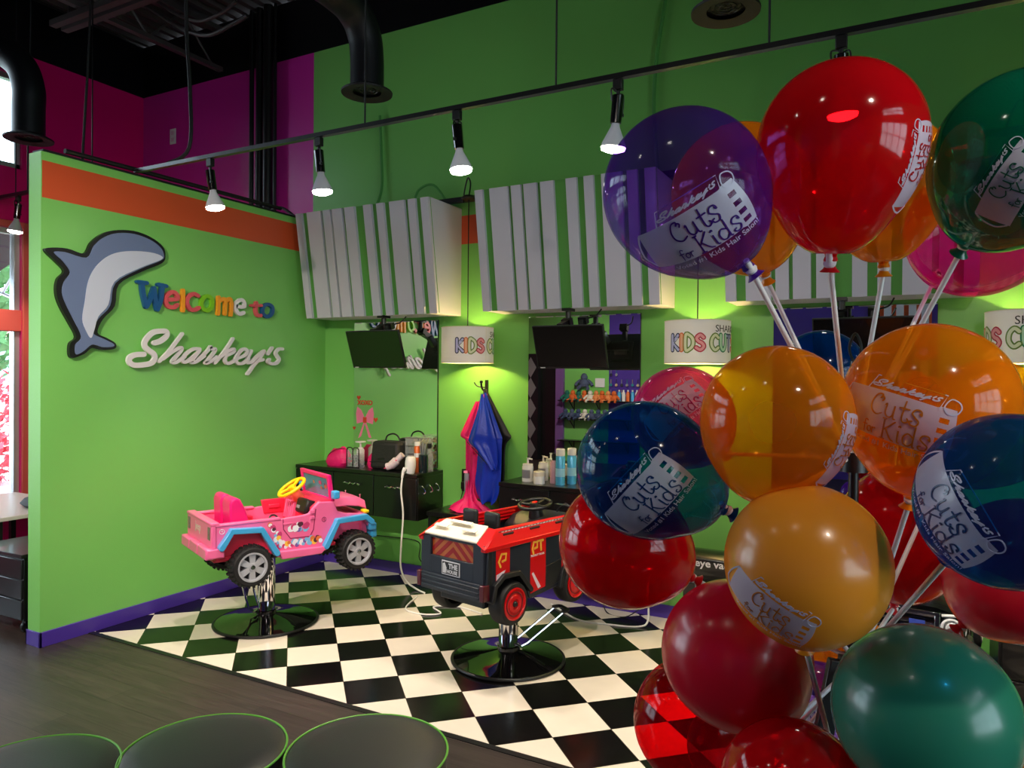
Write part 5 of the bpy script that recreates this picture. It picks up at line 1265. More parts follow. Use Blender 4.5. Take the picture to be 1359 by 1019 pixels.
# side livery
m_pstripe = mat('pearl_stripe', rgb(230, 214, 226), .3)
m_gold = mat('gold_print', rgb(250, 190, 70), .35)
for s in (-1, 1):
    f = lambda p: Vector((p.x, s * p.z, p.y))
    MB().prism([(-.139, .60), (-.139, .782), (-.025, .781), (-.025, .61), (-.085, .608)], .2555, .258, f).build('red_panel', m_fred, FT, bevel=.001)
    MB().prism([(.153, .47), (.153, .778), (.292, .775), (.292, .485)], .2555, .258, f).build('red_panel', m_fred, FT, bevel=.001)
    mb = MB().prism([(.445, .56), (.445, .78), (.80, .78), (.83, .66), (.80, .60), (.70, .60), (.65, .625), (.50, .625)], .2555, .258, f)
    lv = mb.build('red_panel', m_fred, FT, bevel=.001)
    MB().prism([(-.136, .602), (-.136, .632), (-.06, .648), (-.095, .612)], .258, .2592, f).build('pearl_stripe', m_pstripe, lv)
    MB().prism([(.163, .582), (.178, .588), (.248, .492), (.222, .486)], .258, .2592, f).build('pearl_stripe', m_pstripe, lv)
    MB().prism([(.29, .47), (.292, .60), (.44, .62), (.44, .49)], .2552, .262, f).build('lower_cladding', m_fdark, FT, bevel=.003)
    tf = lambda cx, cz: (lambda v: Vector((cx + (v.x if s < 0 else -v.x), s * (.2583 + v.z), cz + v.y)))
    mb = MB().ribbon([(-.103, .672), (-.118, .70), (-.095, .738), (-.058, .735), (-.062, .702), (-.088, .698)], .014, .2585, .2595, False); mb.xf(f)
    mb.build('emblem', m_gold, lv)
    g = MB().ribbon([(.178, .693), (.168, .72), (.180, .758), (.212, .755), (.210, .726), (.188, .722)], .015, .2585, .2595, False); g.ribbon([(.214, .764), (.262, .758)], .015, .2585, .2595, False).ribbon([(.242, .76), (.246, .705)], .015, .2585, .2595, False); g.xf(f)
    g.build('emblem', m_gold, lv)
    mb = MB(); addtext(mb, 'PROTECT TRUCK', .0155, tf(.216, .681), bold=.0006, extrude=.0004); mb.build('lettering', m_white, lv)
# wheel arch flares
for x, p in ((0, [(-.175, .50), (-.155, .575), (-.085, .618), (.04, .613), (.145, .50)]), (.575, [(.42, .46), (.445, .545), (.505, .605), (.645, .605), (.71, .56), (.74, .48)])):
    for s in (-1, 1):
        mb = MB().ribbon(p, .028, .235, .278, False); mb.xf(lambda q: Vector((q.x, s * q.z, q.y))); mb.build('arch_flare', m_fdark, FT, bevel=.003)
# seat backs, deck, steering, front
for y in (-.085, .085):
    MB().box(.0, .035, y - .055, y + .055, .65, .93).build('seat_back', m_blackp, FT, bevel=.016, seg=3)
MB().box(-.08, .0, -.19, .19, .65, .84).box(.03, .28, -.16, .16, .65, .72).build('seat_base', m_fdark, FT, bevel=.01)
MB().prism([(.42, .65), (.44, .77), (.52, .82), (.66, .84), (.78, .82), (.80, .65)], -.20, .20, lambda p: Vector((p.x, p.z, p.y))).build('dashboard', m_fdark, FT, bevel=.012)
sc_ = Vector((.53, .02, .898)); ax = Vector((-.18, 0, .98)).normalized(); q = Vector((0, 0, 1)).rotation_difference(ax)
sw = MB().torus(sc_, ax, .10, .012, 44, 12)
for a in (0.2, math.pi - .2, -math.pi / 2): sw.cyl(sc_ - ax * .01, sc_ + q @ Vector((.098 * math.cos(a + 1.57), .098 * math.sin(a + 1.57), 0)), .012, .009)
sw.lathe([(0, .014), (.03, .012), (.035, -.012), (0, -.016)], sc_, ax, 24)
swo = sw.build('steering_wheel', m_blackp, FT)
mb = MB().lathe([(0, .017), (.018, .016), (.018, .012)], sc_, ax, 20); mb.build('horn_button', m_fred, swo)
MB().cyl(sc_ - ax * .01, sc_ - ax * .08, .035, .05).build('steering_column', m_blackp, FT)
MB().box(.62, .66, -.20, -.06, .87, .90).tube([(.60, -.10, .86), (.60, -.15, .90), (.60, -.20, .90)], .008).build('lever', m_blackp, FT, bevel=.004)
MB().box(.82, .86, -.255, .255, .48, .60).build('front_bumper', m_fnavy, FT, bevel=.008)
MB().prism([(.80, .60), (.80, .79), (.835, .66), (.845, .60)], -.25, .25, lambda p: Vector((p.x, p.z, p.y))).build('nose', m_fred, FT, bevel=.008)
for s in (-1, 1): MB().lathe([(0, .01), (.03, .008), (.034, 0)], (.846, s * .18, .63), (1, 0, .1), 20).build('headlamp', m_whitep, FT)

# ---- black suv chair (mostly behind the balloons)
m_sblack = mat('black_car_plastic', rgb(12, 13, 15), .15, coat=.6)
SV = tag(empty('toy_suv_chair', (.02, 4.15, 0), R(-97)), 'black toy car styling chair with chrome grille behind the balloon sticks', 'styling chair')
pedestal(SV, 0, 0, .46, r=.34)
for x in (-.36, .33):
    for s in (-1, 1): wheel(SV, x, s * .225, .45, .13, .11, s, m_rubber, m_silver, 'spoke', tread=False)
prof = [(-.55, .47), (-.57, .62), (-.54, .78), (-.30, .80), (.10, .78), (.14, .80), (.42, .755), (.53, .72), (.56, .64), (.55, .48), (.50, .46), (.475, .56), (.40, .61), (.26, .61), (.19, .55), (.17, .45), (-.20, .45), (-.22, .55), (-.29, .61), (-.43, .61), (-.50, .55), (-.51, .47)]
for s in (-1, 1): mb = MB(); sideprism(mb, prof, min(s * .225, s * .265), max(s * .225, s * .265)); mb.build('side_panel', m_sblack, SV, bevel=.01)
MB().box(-.55, .52, -.226, .226, .55, .60).box(-.18, .16, -.22, .22, .45, .56).build('chassis', m_fdark, SV, bevel=.008)
vs = []; fs = []
for x, z in ((.12, .81), (.30, .80), (.44, .775), (.54, .73)):
    for y, dz in ((-.26, -.02), (-.16, .005), (0, .012), (.16, .005), (.26, -.02)): vs.append((x, y, z + dz))
for i in range(3):
    for j in range(4):
        a = i * 5 + j; fs.append((a, a + 1, a + 6, a + 5))
hh = MB().add(vs, fs).build('hood', m_sblack, SV); s_ = hh.modifiers.new('t', 'SOLIDIFY'); s_.thickness = .02; s_.offset = -1
MB().box(.50, .55, -.26, .26, .46, .72).box(.54, .60, -.24, .24, .46, .535).build('front_fascia', m_sblack, SV, bevel=.01)
mb = MB()
for z in (.60, .635, .67, .705): mb.box(.55, .566, -.165, .165, z - .006, z + .006)
mb.box(.55, .568, -.175, -.155, .59, .715).box(.55, .568, .155, .175, .59, .715).box(.55, .568, -.175, .175, .705, .722).box(.55, .568, -.175, .175, .585, .597)
gr = mb.build('grille', m_chrome, SV, bevel=.002)
mb = MB().box(.566, .569, .02, .08, .625, .645).box(.566, .569, .06, .12, .66, .68); mb.build('badge', mat('badge_blue', rgb(70, 90, 190), .3), gr)
for s in (-1, 1):
    l = MB().lathe([(0, .018), (.022, .016), (.026, 0)], (.548, s * .215, .665), (1, s * .3, 0), 24).build('headlamp', m_whitep, SV)
    MB().torus((.556, s * .215, .665), (1, s * .3, 0), .034, .006, 24, 8).tube([(.555, s * .18, .71), (.55, s * .235, .715), (.525, s * .258, .70), (.52, s * .262, .64), (.545, s * .235, .62), (.555, s * .19, .62)], .006).build('lamp_ring', m_whitep, l)
mb = MB(); addtext(mb, '0-4-1', .05, lambda v: Vector((.602 + v.z, v.x + .16, .50 + v.y)), bold=.001); mb.build('bumper_print', m_white, SV)
MB().prism([(.0, .78), (.08, .80), (-.02, .97), (-.05, .97)], -.23, .23, lambda p: Vector((p.x, p.z, p.y))).build('windshield', m_smoke, SV, bevel=.004)
MB().box(-.34, -.28, -.20, .20, .60, .93).build('seat_back', m_blackp, SV, bevel=.02)
MB().torus((-.07, 0, .88), (-.5, 0, .86), .10, .011, 32, 8).cyl((-.07, 0, .88), (.0, 0, .80), .02).build('steering_wheel', m_blackp, SV)

# ---- floor vacuum
m_vac = mat('vacuum_black', rgb(20, 19, 20), .25, coat=.3)
V = tag(empty('floor_vacuum', (-1.13, 4.92, 0)), 'black floor vacuum station against the wall, seen between red and orange balloons', 'vacuum')
MB().prism([(-.03, 0), (.10, 0), (.11, .34), (.17, .37), (.18, .41), (.18, .50), (.15, .53), (.09, .545), (.02, .54), (-.03, .50)], -.21, .21, lambda p: Vector((p.z, .13 - p.x, p.y))).build('body', m_vac, V, bevel=.008)
mb = MB()
for k in range(7): mb.box(-.12 + .04 * k - .004, -.12 + .04 * k + .004, .012, .03, .16, .32)
mb.build('vent', m_grey, V)
mb = MB(); addtext(mb, 'eye vac', .075, lambda v: Vector((v.x + .0, -.0505 - v.z, v.y * .9 + .475)), bold=.0015, extrude=.001)
mb.build('lettering', m_white, V)
# ------------------------------------------------------------------ right edge furniture
t = tag(empty('rolling_cabinet', (.66, 4.52, 0)), 'tall matte black cabinet on the tiles at the right edge behind the red balloon', 'cabinet')
MB().box(-.26, .30, -.20, .22, .04, .62).build('body', m_cab, t, bevel=.004)
MB().box(-.24, .28, -.18, .2, 0, .04).build('plinth', m_blackp, t)
for k in range(3): MB().box(-.245, .285, -.212, -.20, .06 + .185 * k, .235 + .185 * k).build('drawer', m_cab, t, bevel=.003)
t = tag(empty('waste_bin', (.36, 3.92, 0)), 'small glossy black tub on the tiles at the right edge', 'bin')
MB().lathe([(0, .0), (.10, 0), (.12, .01), (.13, .16), (.12, .165), (.10, .02), (0, .02)], seg=32).build('tub', m_blackg, t)
MB().torus((0, 0, .165), (0, 0, 1), .125, .006, 36, 8).build('rim', m_blackg, t)
cable([(.30, 5.07, .55), (.28, 5.06, .40), (.30, 5.05, .22), (.29, 5.04, .05), (.22, 4.95, .008), (.1, 4.9, .008)], .007, m_wcable, 'white cord hanging below the right counter behind the red balloon')

# ------------------------------------------------------------------ stools in front
def stool_top_mat():
    m = bpy.data.materials.new('stool_vinyl'); m.use_nodes = True; t = m.node_tree; p = t.nodes['Principled BSDF']
    p.inputs['Base Color'].default_value = rgb(31, 30, 31); p.inputs['Roughness'].default_value = .42; p.inputs['Sheen Weight'].default_value = .1
    tc = t.nodes.new('ShaderNodeTexCoord'); v = t.nodes.new('ShaderNodeTexVoronoi'); v.inputs['Scale'].default_value = 260
    t.links.new(tc.outputs['Object'], v.inputs['Vector']); b = t.nodes.new('ShaderNodeBump'); b.inputs['Strength'].default_value = .12; b.inputs['Distance'].default_value = .002
    t.links.new(v.outputs['Distance'], b.inputs['Height']); t.links.new(b.outputs[0], p.inputs['Normal']); return m
m_vinyl = stool_top_mat(); m_piping = mat('green_piping', rgb(110, 190, 70), .4, var=.03)
def stool(x, y, z, r, lab):
    t = tag(empty('round_ottoman', (x, y, 0)), lab, 'ottoman')
    MB().lathe([(0, .03), (r - .012, .03), (r - .004, .05), (r - .002, z - .03), (r - .003, z - .012)], seg=72).build('side', m_vinyl, t, ang=50)
    MB().lathe([(r - .003, z - .012), (r - .02, z - .002), (r - .07, z + .004), (r * .5, z + .008), (0, z + .009)], seg=72).build('seat_top', m_vinyl, t, ang=50)
    MB().torus((0, 0, z - .010), (0, 0, 1), r, .004, 90, 8).build('piping', m_piping, t)
    mb = MB()
    for k in range(4):
        a = math.pi / 4 + k * math.pi / 2; mb = MB().cyl(((r - .07) * math.cos(a), (r - .07) * math.sin(a), 0), ((r - .07) * math.cos(a), (r - .07) * math.sin(a), .032), .018); mb.build('foot', m_blackp, t)
stool(-2.075, 1.682, .44, .265, 'round black ottoman with green piping at the bottom left of centre')
stool(-1.595, 1.945, .44, .27, 'round black ottoman with green piping nearest the checkered floor')
stool(-2.43, 1.30, .44, .265, 'round black ottoman with green piping cut by the bottom left corner')

# ------------------------------------------------------------------ desk area behind the sign wall (left edge)
t = tag(empty('side_table', (-6.45, 3.35, 0)), 'pale table by the shop window at the far left', 'table')
MB().box(-.55, .62, -.45, .30, .60, .63).build('tabletop', mat('pale_tabletop', rgb(214, 206, 204), .3, var=.04), t, bevel=.004)
for a, b in ((-.5, -.4), (.57, -.4), (-.5, .25), (.57, .25)): MB().box(a - .02, a + .02, b - .02, b + .02, 0, .60).build('leg', m_blackm, t)
MB().box(-.5, .58, -.41, -.38, .52, .55).build('rail', m_blackm, t)
t = tag(empty('desk_cushion', (-6.02, 3.38, .631)), 'dark grey cushion lying on the pale table', 'cushion')
mb = MB().lathe([(0, 0), (.16, .0), (.20, .03), (.17, .065), (.08, .085), (0, .09)], seg=32); mb.xf(lambda p: Vector((p.x * 1.3, p.y * .8, p.z))); mb.build('pad', mat('grey_fabric', rgb(66, 74, 84), .8, var=.1), t)
t = tag(empty('drawer_pedestal', (-5.24, 2.88, 0)), 'black drawer unit on castors beside the end of the sign wall', 'drawer unit')
MB().box(-.30, .24, -.22, .22, .09, .50).build('body', m_cab, t, bevel=.004)
for k in range(3): MB().box(-.295, .235, -.234, -.22, .10 + .132 * k, .225 + .132 * k).build('drawer', mat('dark_drawer', rgb(26, 26, 30), .3, coat=.3), t, bevel=.004)
MB().box(-.32, .25, -.24, .23, .50, .525).build('top', m_blackm, t, bevel=.003)
for a, b in ((-.24, -.17), (.18, -.17), (-.24, .17), (.18, .17)):
    c_ = MB().lathe([(0, .014), (.035, .012), (.038, 0), (.035, -.012), (0, -.014)], (a, b, .038), (1, 0, 0), 20).build('castor', m_blackp, t)
    MB().box(a - .02, a + .02, b - .02, b + .02, .06, .092).build('castor_fork', m_blackm, c_)

# ------------------------------------------------------------------ things reflected in the mirrors, rear of the shop
m_diam = mat('grey_diamond', rgb(128, 130, 132), .5)
t = tag(empty('diamond_pilaster', (-6.86, YR + .10, 0)), 'black pilaster with grey diamonds, seen in the middle mirror', 'pilaster')
MB().box(-.17, .17, -.095, .08, 0, 2.17).build('panel', m_black, t)
mb = MB()
for k in range(5): mb.prism([(0, k * .42), (.13, k * .42 + .21), (0, k * .42 + .42), (-.13, k * .42 + .21)], 0, .003, lambda p: Vector((p.x, .08 + p.z, p.y)))
mb.build('diamond', m_diam, t)
tag(MB().box(-6.68, -6.34, YR + .001, YR + .02, 0, 2.17).build('dark_doorway_panel', m_blackp), 'dark doorway beside the diamond pilaster, in the mirror', 'door')
tag(MB().box(-6.34, -6.17, YR, YR + .08, 0, 2.25).build('purple_post', mat('lilac_post', rgb(120, 84, 150), .5)), 'lilac post left of the shelves seen in the mirror', 'post')
shelf_m = m_blackm
rnd = random.Random(21)
toycols = [rgb(226, 110, 50), rgb(30, 110, 96), rgb(236, 150, 90), rgb(230, 226, 214), rgb(60, 76, 110), rgb(80, 90, 120), rgb(190, 60, 50)]
toym = [mat('plush_%d' % k, c, .9, var=.2, bump=.5, bscale=60) for k, c in enumerate(toycols)]
def plush(x, y, z, m1, lab, s=1.0):
    t = tag(empty('plush_toy', (x, y, z), rnd.uniform(-.5, .5)), lab, 'plush toy', 'plush toys on the rear wall shelves')
    mb = MB().lathe([(0, 0), (.06 * s, .01 * s), (.075 * s, .05 * s), (.05 * s, .10 * s), (.03 * s, .12 * s)], seg=14).lathe([(0, .10 * s), (.045 * s, .12 * s), (.05 * s, .15 * s), (.03 * s, .19 * s), (0, .20 * s)], seg=14)
    mb.build('torso', m1, t)
    mb = MB()
    for sx_ in (-1, 1): mb.tube([(sx_ * .05 * s, 0, .10 * s), (sx_ * .10 * s, .03, .06 * s), (sx_ * .12 * s, .05, .02 * s)], .022 * s, 8).tube([(sx_ * .03 * s, .03, .03 * s), (sx_ * .06 * s, .09 * s, .0), (sx_ * .07 * s, .13 * s, -.02 * s)], .024 * s, 8)
    mb.build('limb', m1, t)
for z, lab in ((1.22, 'upper black bracket shelf with plush toys, seen in the mirror'), (.86, 'lower black bracket shelf with plush toys, seen in the mirror'), (.42, 'lowest black shelf seen in the mirror')):
    sh = tag(MB().box(-6.2, -4.6, YR, YR + .28, z, z + .02).build('wall_shelf', shelf_m), lab, 'shelf')
    mb = MB()
    for x in (-5.95, -5.4, -4.8): mb.cyl((x, YR + .02, z - .18), (x, YR + .26, z), .010, seg=8).cyl((x, YR + .01, z - .2), (x, YR + .01, z), .010, seg=8)
    mb.build('bracket', shelf_m, sh)
for k in range(9): plush(-6.05 + .125 * k, YR + .15, 1.24, toym[[1, 0, 1, 0, 3, 2, 0, 2, 0][k]], 'plush toy in a row on the upper rear shelf', 1.0)
for k in range(7): plush(-6.08 + .14 * k, YR + .15, .88, toym[[4, 5, 4, 3, 5, 4, 5][k]], 'plush toy in a row on the lower rear shelf', .95)
plush(-5.72, YR + .06, 1.50, toym[5], 'blue and white soft toy hung on the rear green wall', 1.4)
tag(MB().box(-5.50, -5.30, YR, YR + .03, 1.50, 1.68).build('thermostat', m_white, bevel=.006), 'small white wall box on the rear green wall', 'thermostat')
brm = [mat('brush_dark', rgb(40, 40, 60), .4), m_grey, mat('brush_teal', rgb(40, 130, 150), .4), m_tan]
for k in range(14):
    x = -5.16 + .11 * (k % 6); z = 1.40 + .20 * (k // 6)
    t = tag(empty('hair_brush', (x, YR + .04, z)), 'paddle hair brush hung on the purple pegboard in the middle mirror', 'brush', 'brushes hanging on the rear pegboard')
    MB().lathe([(0, -.012), (.026, -.010), (.030, 0), (.026, .010), (0, .012)], (0, 0, -.05), (0, 1, 0), 18).build('paddle', brm[k % 4], t)
    MB().cyl((0, 0, -.02), (0, 0, .06), .008, .006, 10).cyl((0, -.04, .055), (0, .02, .055), .003, seg=6).build('handle', brm[(k + 1) % 4], t)
for k in range(6):
    bottle('shampoo_bottle', (-4.95 + .09 * k, YR + .14, 1.24), [(.035, 0), (.035, .16), (.015, .19)], [m_bluecan, m_whitep, m_orbot][k % 3], 'shampoo bottle in a row on the rear shelf seen in the mirror', 'bottle', [(.016, .19), (.016, .22), (0, .22)], m_whitep)['group'] = 'shampoo bottles on the rear shelf'
# rear striped feature wall seen in the right mirror
t = tag(empty('slatted_feature_wall', (-.15, YR + .001, 0)), 'white slatted red and green wall feature at the rear, seen in the right mirror', 'wall feature')
MB().box(-.45, .45, 0, .03, 0, 2.3).build('green_board', m_awg, t); MB().box(-.45, .45, 0, .031, 2.3, 3.1).build('red_board', mat('panel_red', ORANGE_BAND, .5), t)
for k in range(5): MB().box(-.42 + .18 * k, -.31 + .18 * k, .03, .06, 0, 3.1).build('white_slat', m_aww, t)
# reception counter on the right
t = tag(empty('reception_desk', (2.9, -2.6, 0)), 'white reception desk right of the camera', 'desk')
MB().box(-.4, .4, -.7, .7, 0, 1.0).build('desk_front', m_green, t, bevel=.01); MB().box(-.5, .45, -.75, .75, 1.0, 1.05).build('desk_top', m_white, t, bevel=.01)

# ------------------------------------------------------------------ balloons
BC = {'purple': rgb(78, 24, 150), 'red': rgb(214, 10, 26), 'deepred': rgb(200, 8, 24), 'orange': rgb(255, 150, 20), 'green': rgb(4, 110, 84), 'magenta': rgb(226, 20, 130), 'blue': rgb(0, 66, 138)}
def latex(name, col, opac, tint):
    m = bpy.data.materials.new(name); m.use_nodes = True; t = m.node_tree; p = t.nodes['Principled BSDF']; out = t.nodes['Material Output']
    p.inputs['Base Color'].default_value = col; p.inputs['Roughness'].default_value = .10; p.inputs['Coat Weight'].default_value = .6; p.inputs['Coat Roughness'].default_value = .04
    p.inputs['Specular IOR Level'].default_value = .55
    tr = t.nodes.new('ShaderNodeBsdfTransparent'); tr.inputs[0].default_value = tint
    mx = t.nodes.new('ShaderNodeMixShader')
    lw = t.nodes.new('ShaderNodeLayerWeight'); lw.inputs[0].default_value = .35
    tc = t.nodes.new('ShaderNodeTexCoord'); n = t.nodes.new('ShaderNodeTexNoise'); n.inputs['Scale'].default_value = 6; n.inputs['Detail'].default_value = 2
    t.links.new(tc.outputs['Object'], n.inputs['Vector'])
    mr = t.nodes.new('ShaderNodeMapRange'); mr.inputs[1].default_value = 0; mr.inputs[2].default_value = 1; mr.inputs[3].default_value = opac; mr.inputs[4].default_value = min(.97, opac + .38)
    t.links.new(lw.outputs['Facing'], mr.inputs[0])
    a = t.nodes.new('ShaderNodeMath'); a.operation = 'MULTIPLY_ADD'; a.inputs[1].default_value = .06
    t.links.new(n.outputs['Fac'], a.inputs[0]); t.links.new(mr.outputs[0], a.inputs[2])
    t.links.new(a.outputs[0], mx.inputs[0]); t.links.new(tr.outputs[0], mx.inputs[1])
    # latex lets light through: a little translucency in the solid part
    tl = t.nodes.new('ShaderNodeBsdfTranslucent'); tl.inputs[0].default_value = col
    m2 = t.nodes.new('ShaderNodeMixShader'); m2.inputs[0].default_value = .30
    t.links.new(p.outputs[0], m2.inputs[1]); t.links.new(tl.outputs[0], m2.inputs[2]); t.links.new(m2.outputs[0], mx.inputs[2])
    t.links.new(mx.outputs[0], out.inputs[0]); return m
TINT = {'purple': (.60, .40, .92, 1), 'red': (1.0, .05, .07, 1), 'deepred': (1.0, .05, .07, 1), 'orange': (1.0, .60, .14, 1), 'green': (.10, .62, .42, 1), 'magenta': (1.0, .22, .62, 1), 'blue': (.12, .50, .80, 1)}
OPAC = {'purple': .18, 'red': .46, 'deepred': .20, 'orange': .28, 'green': .50, 'magenta': .26, 'blue': .26}
LM = {k: latex('latex_' + k, BC[k], OPAC[k], TINT[k]) for k in BC}
SC = dict(BC); SC.update(orange=rgb(246, 158, 44), green=rgb(44, 134, 108), red=rgb(236, 26, 54))  # paler copies: window sheen and fill light put into the latex colour
LMS = {k: latex('latex_solid_' + k, SC[k], .88, TINT[k]) for k in BC}
for k in LMS:
    p_ = LMS[k].node_tree.nodes['Principled BSDF']; p_.inputs['Roughness'].default_value = .26; p_.inputs['Coat Weight'].default_value = .22; p_.inputs['Coat Roughness'].default_value = .10
    [n_ for n_ in LMS[k].node_tree.nodes if n_.name == 'Mix Shader.001'][0].inputs[0].default_value = .12
LN = {k: mat('latex_neck_' + k, tuple(c * .8 for c in BC[k][:3]) + (1,), .3, coat=.3) for k in BC}
def print_mat():
    m = bpy.data.materials.new('white_print'); m.use_nodes = True; t = m.node_tree; p = t.nodes['Principled BSDF']
    p.inputs['Base Color'].default_value = rgb(214, 214, 236); p.inputs['Roughness'].default_value = .35; p.inputs['Coat Weight'].default_value = .3
    tr = t.nodes.new('ShaderNodeBsdfTransparent'); mx = t.nodes.new('ShaderNodeMixShader'); mx.inputs[0].default_value = .66
    t.links.new(tr.outputs[0], mx.inputs[1]); t.links.new(p.outputs[0], mx.inputs[2]); t.links.new(mx.outputs[0], t.nodes['Material Output'].inputs[0]); return m
m_print = print_mat()
PK = {k: mat('print_gap_' + k, tuple(c * .55 for c in BC[k][:3]) + (1,), .3, coat=.3) for k in BC}
TALL = [1.0]
def rho(t):      # t = cosine of the angle from the neck direction
    t1 = max(0.0, t)
    return 1 + TALL[0] * (.10 * t1 ** 2 + .10 * max(0, (t - .72) / .28) ** 2)
CURLY = {
 'C': [[(.50, .70), (.56, .82), (.46, .90), (.38, .80), (.44, .98), (.20, .95), (.04, .60), (.08, .22), (.34, .02), (.60, .14)]],
 'u': [[(.04, .58), (.10, .62), (.10, .22), (.26, .04), (.44, .18), (.46, .60)], [(.46, .60), (.48, .08), (.58, .02)]],
 't': [[(.24, .98), (.22, .20), (.34, .02), (.50, .12), (.44, .24)], [(.04, .64), (.46, .66)]],
 's': [[(.40, .62), (.48, .54), (.42, .74), (.20, .74), (.10, .54), (.26, .38), (.42, .24), (.34, .02), (.12, .02), (.06, .16), (.16, .20)]],
 'K': [[(.10, 1), (.12, 0)], [(.58, .96), (.14, .46)], [(.24, .52), (.46, .12), (.62, .02)], [(.02, 1), (.18, 1)], [(.02, 0), (.22, 0)]],
 'i': [[(.10, .58), (.12, .08), (.2, .02)], [(.08, .80), (.14, .86), (.16, .80)]],
 'd': [[(.44, .50), (.22, .62), (.06, .40), (.10, .10), (.30, .02), (.46, .20)], [(.48, 1.0), (.48, .10), (.56, .02)]],
 'f': [[(.40, .90), (.26, 1.0), (.16, .80), (.16, -.1)], [(.0, .56), (.34, .58)]], 'o': [[(.20, .5), (.05, .35), (.08, .08), (.22, .02), (.36, .18), (.32, .42), (.20, .5)]], 'r': [[(.06, .5), (.08, .0)], [(.08, .36), (.22, .5), (.32, .46)]],
}
def script_word(mb, word, x, y, h, adv, w, z0, z1, table, fn):
    for ch in word:
        m2 = MB()
        for s in table[ch]: m2.ribbon([(x + a * h, y + b * h) for a, b in s], w, z0, z1, True, 4)
        mb.add([fn(p) for p in m2.v], m2.f)
        x += adv[ch] * h
ADV = dict(C=.66, u=.62, t=.5, s=.52, K=.68, i=.28, d=.64, f=.38, o=.40, r=.36)
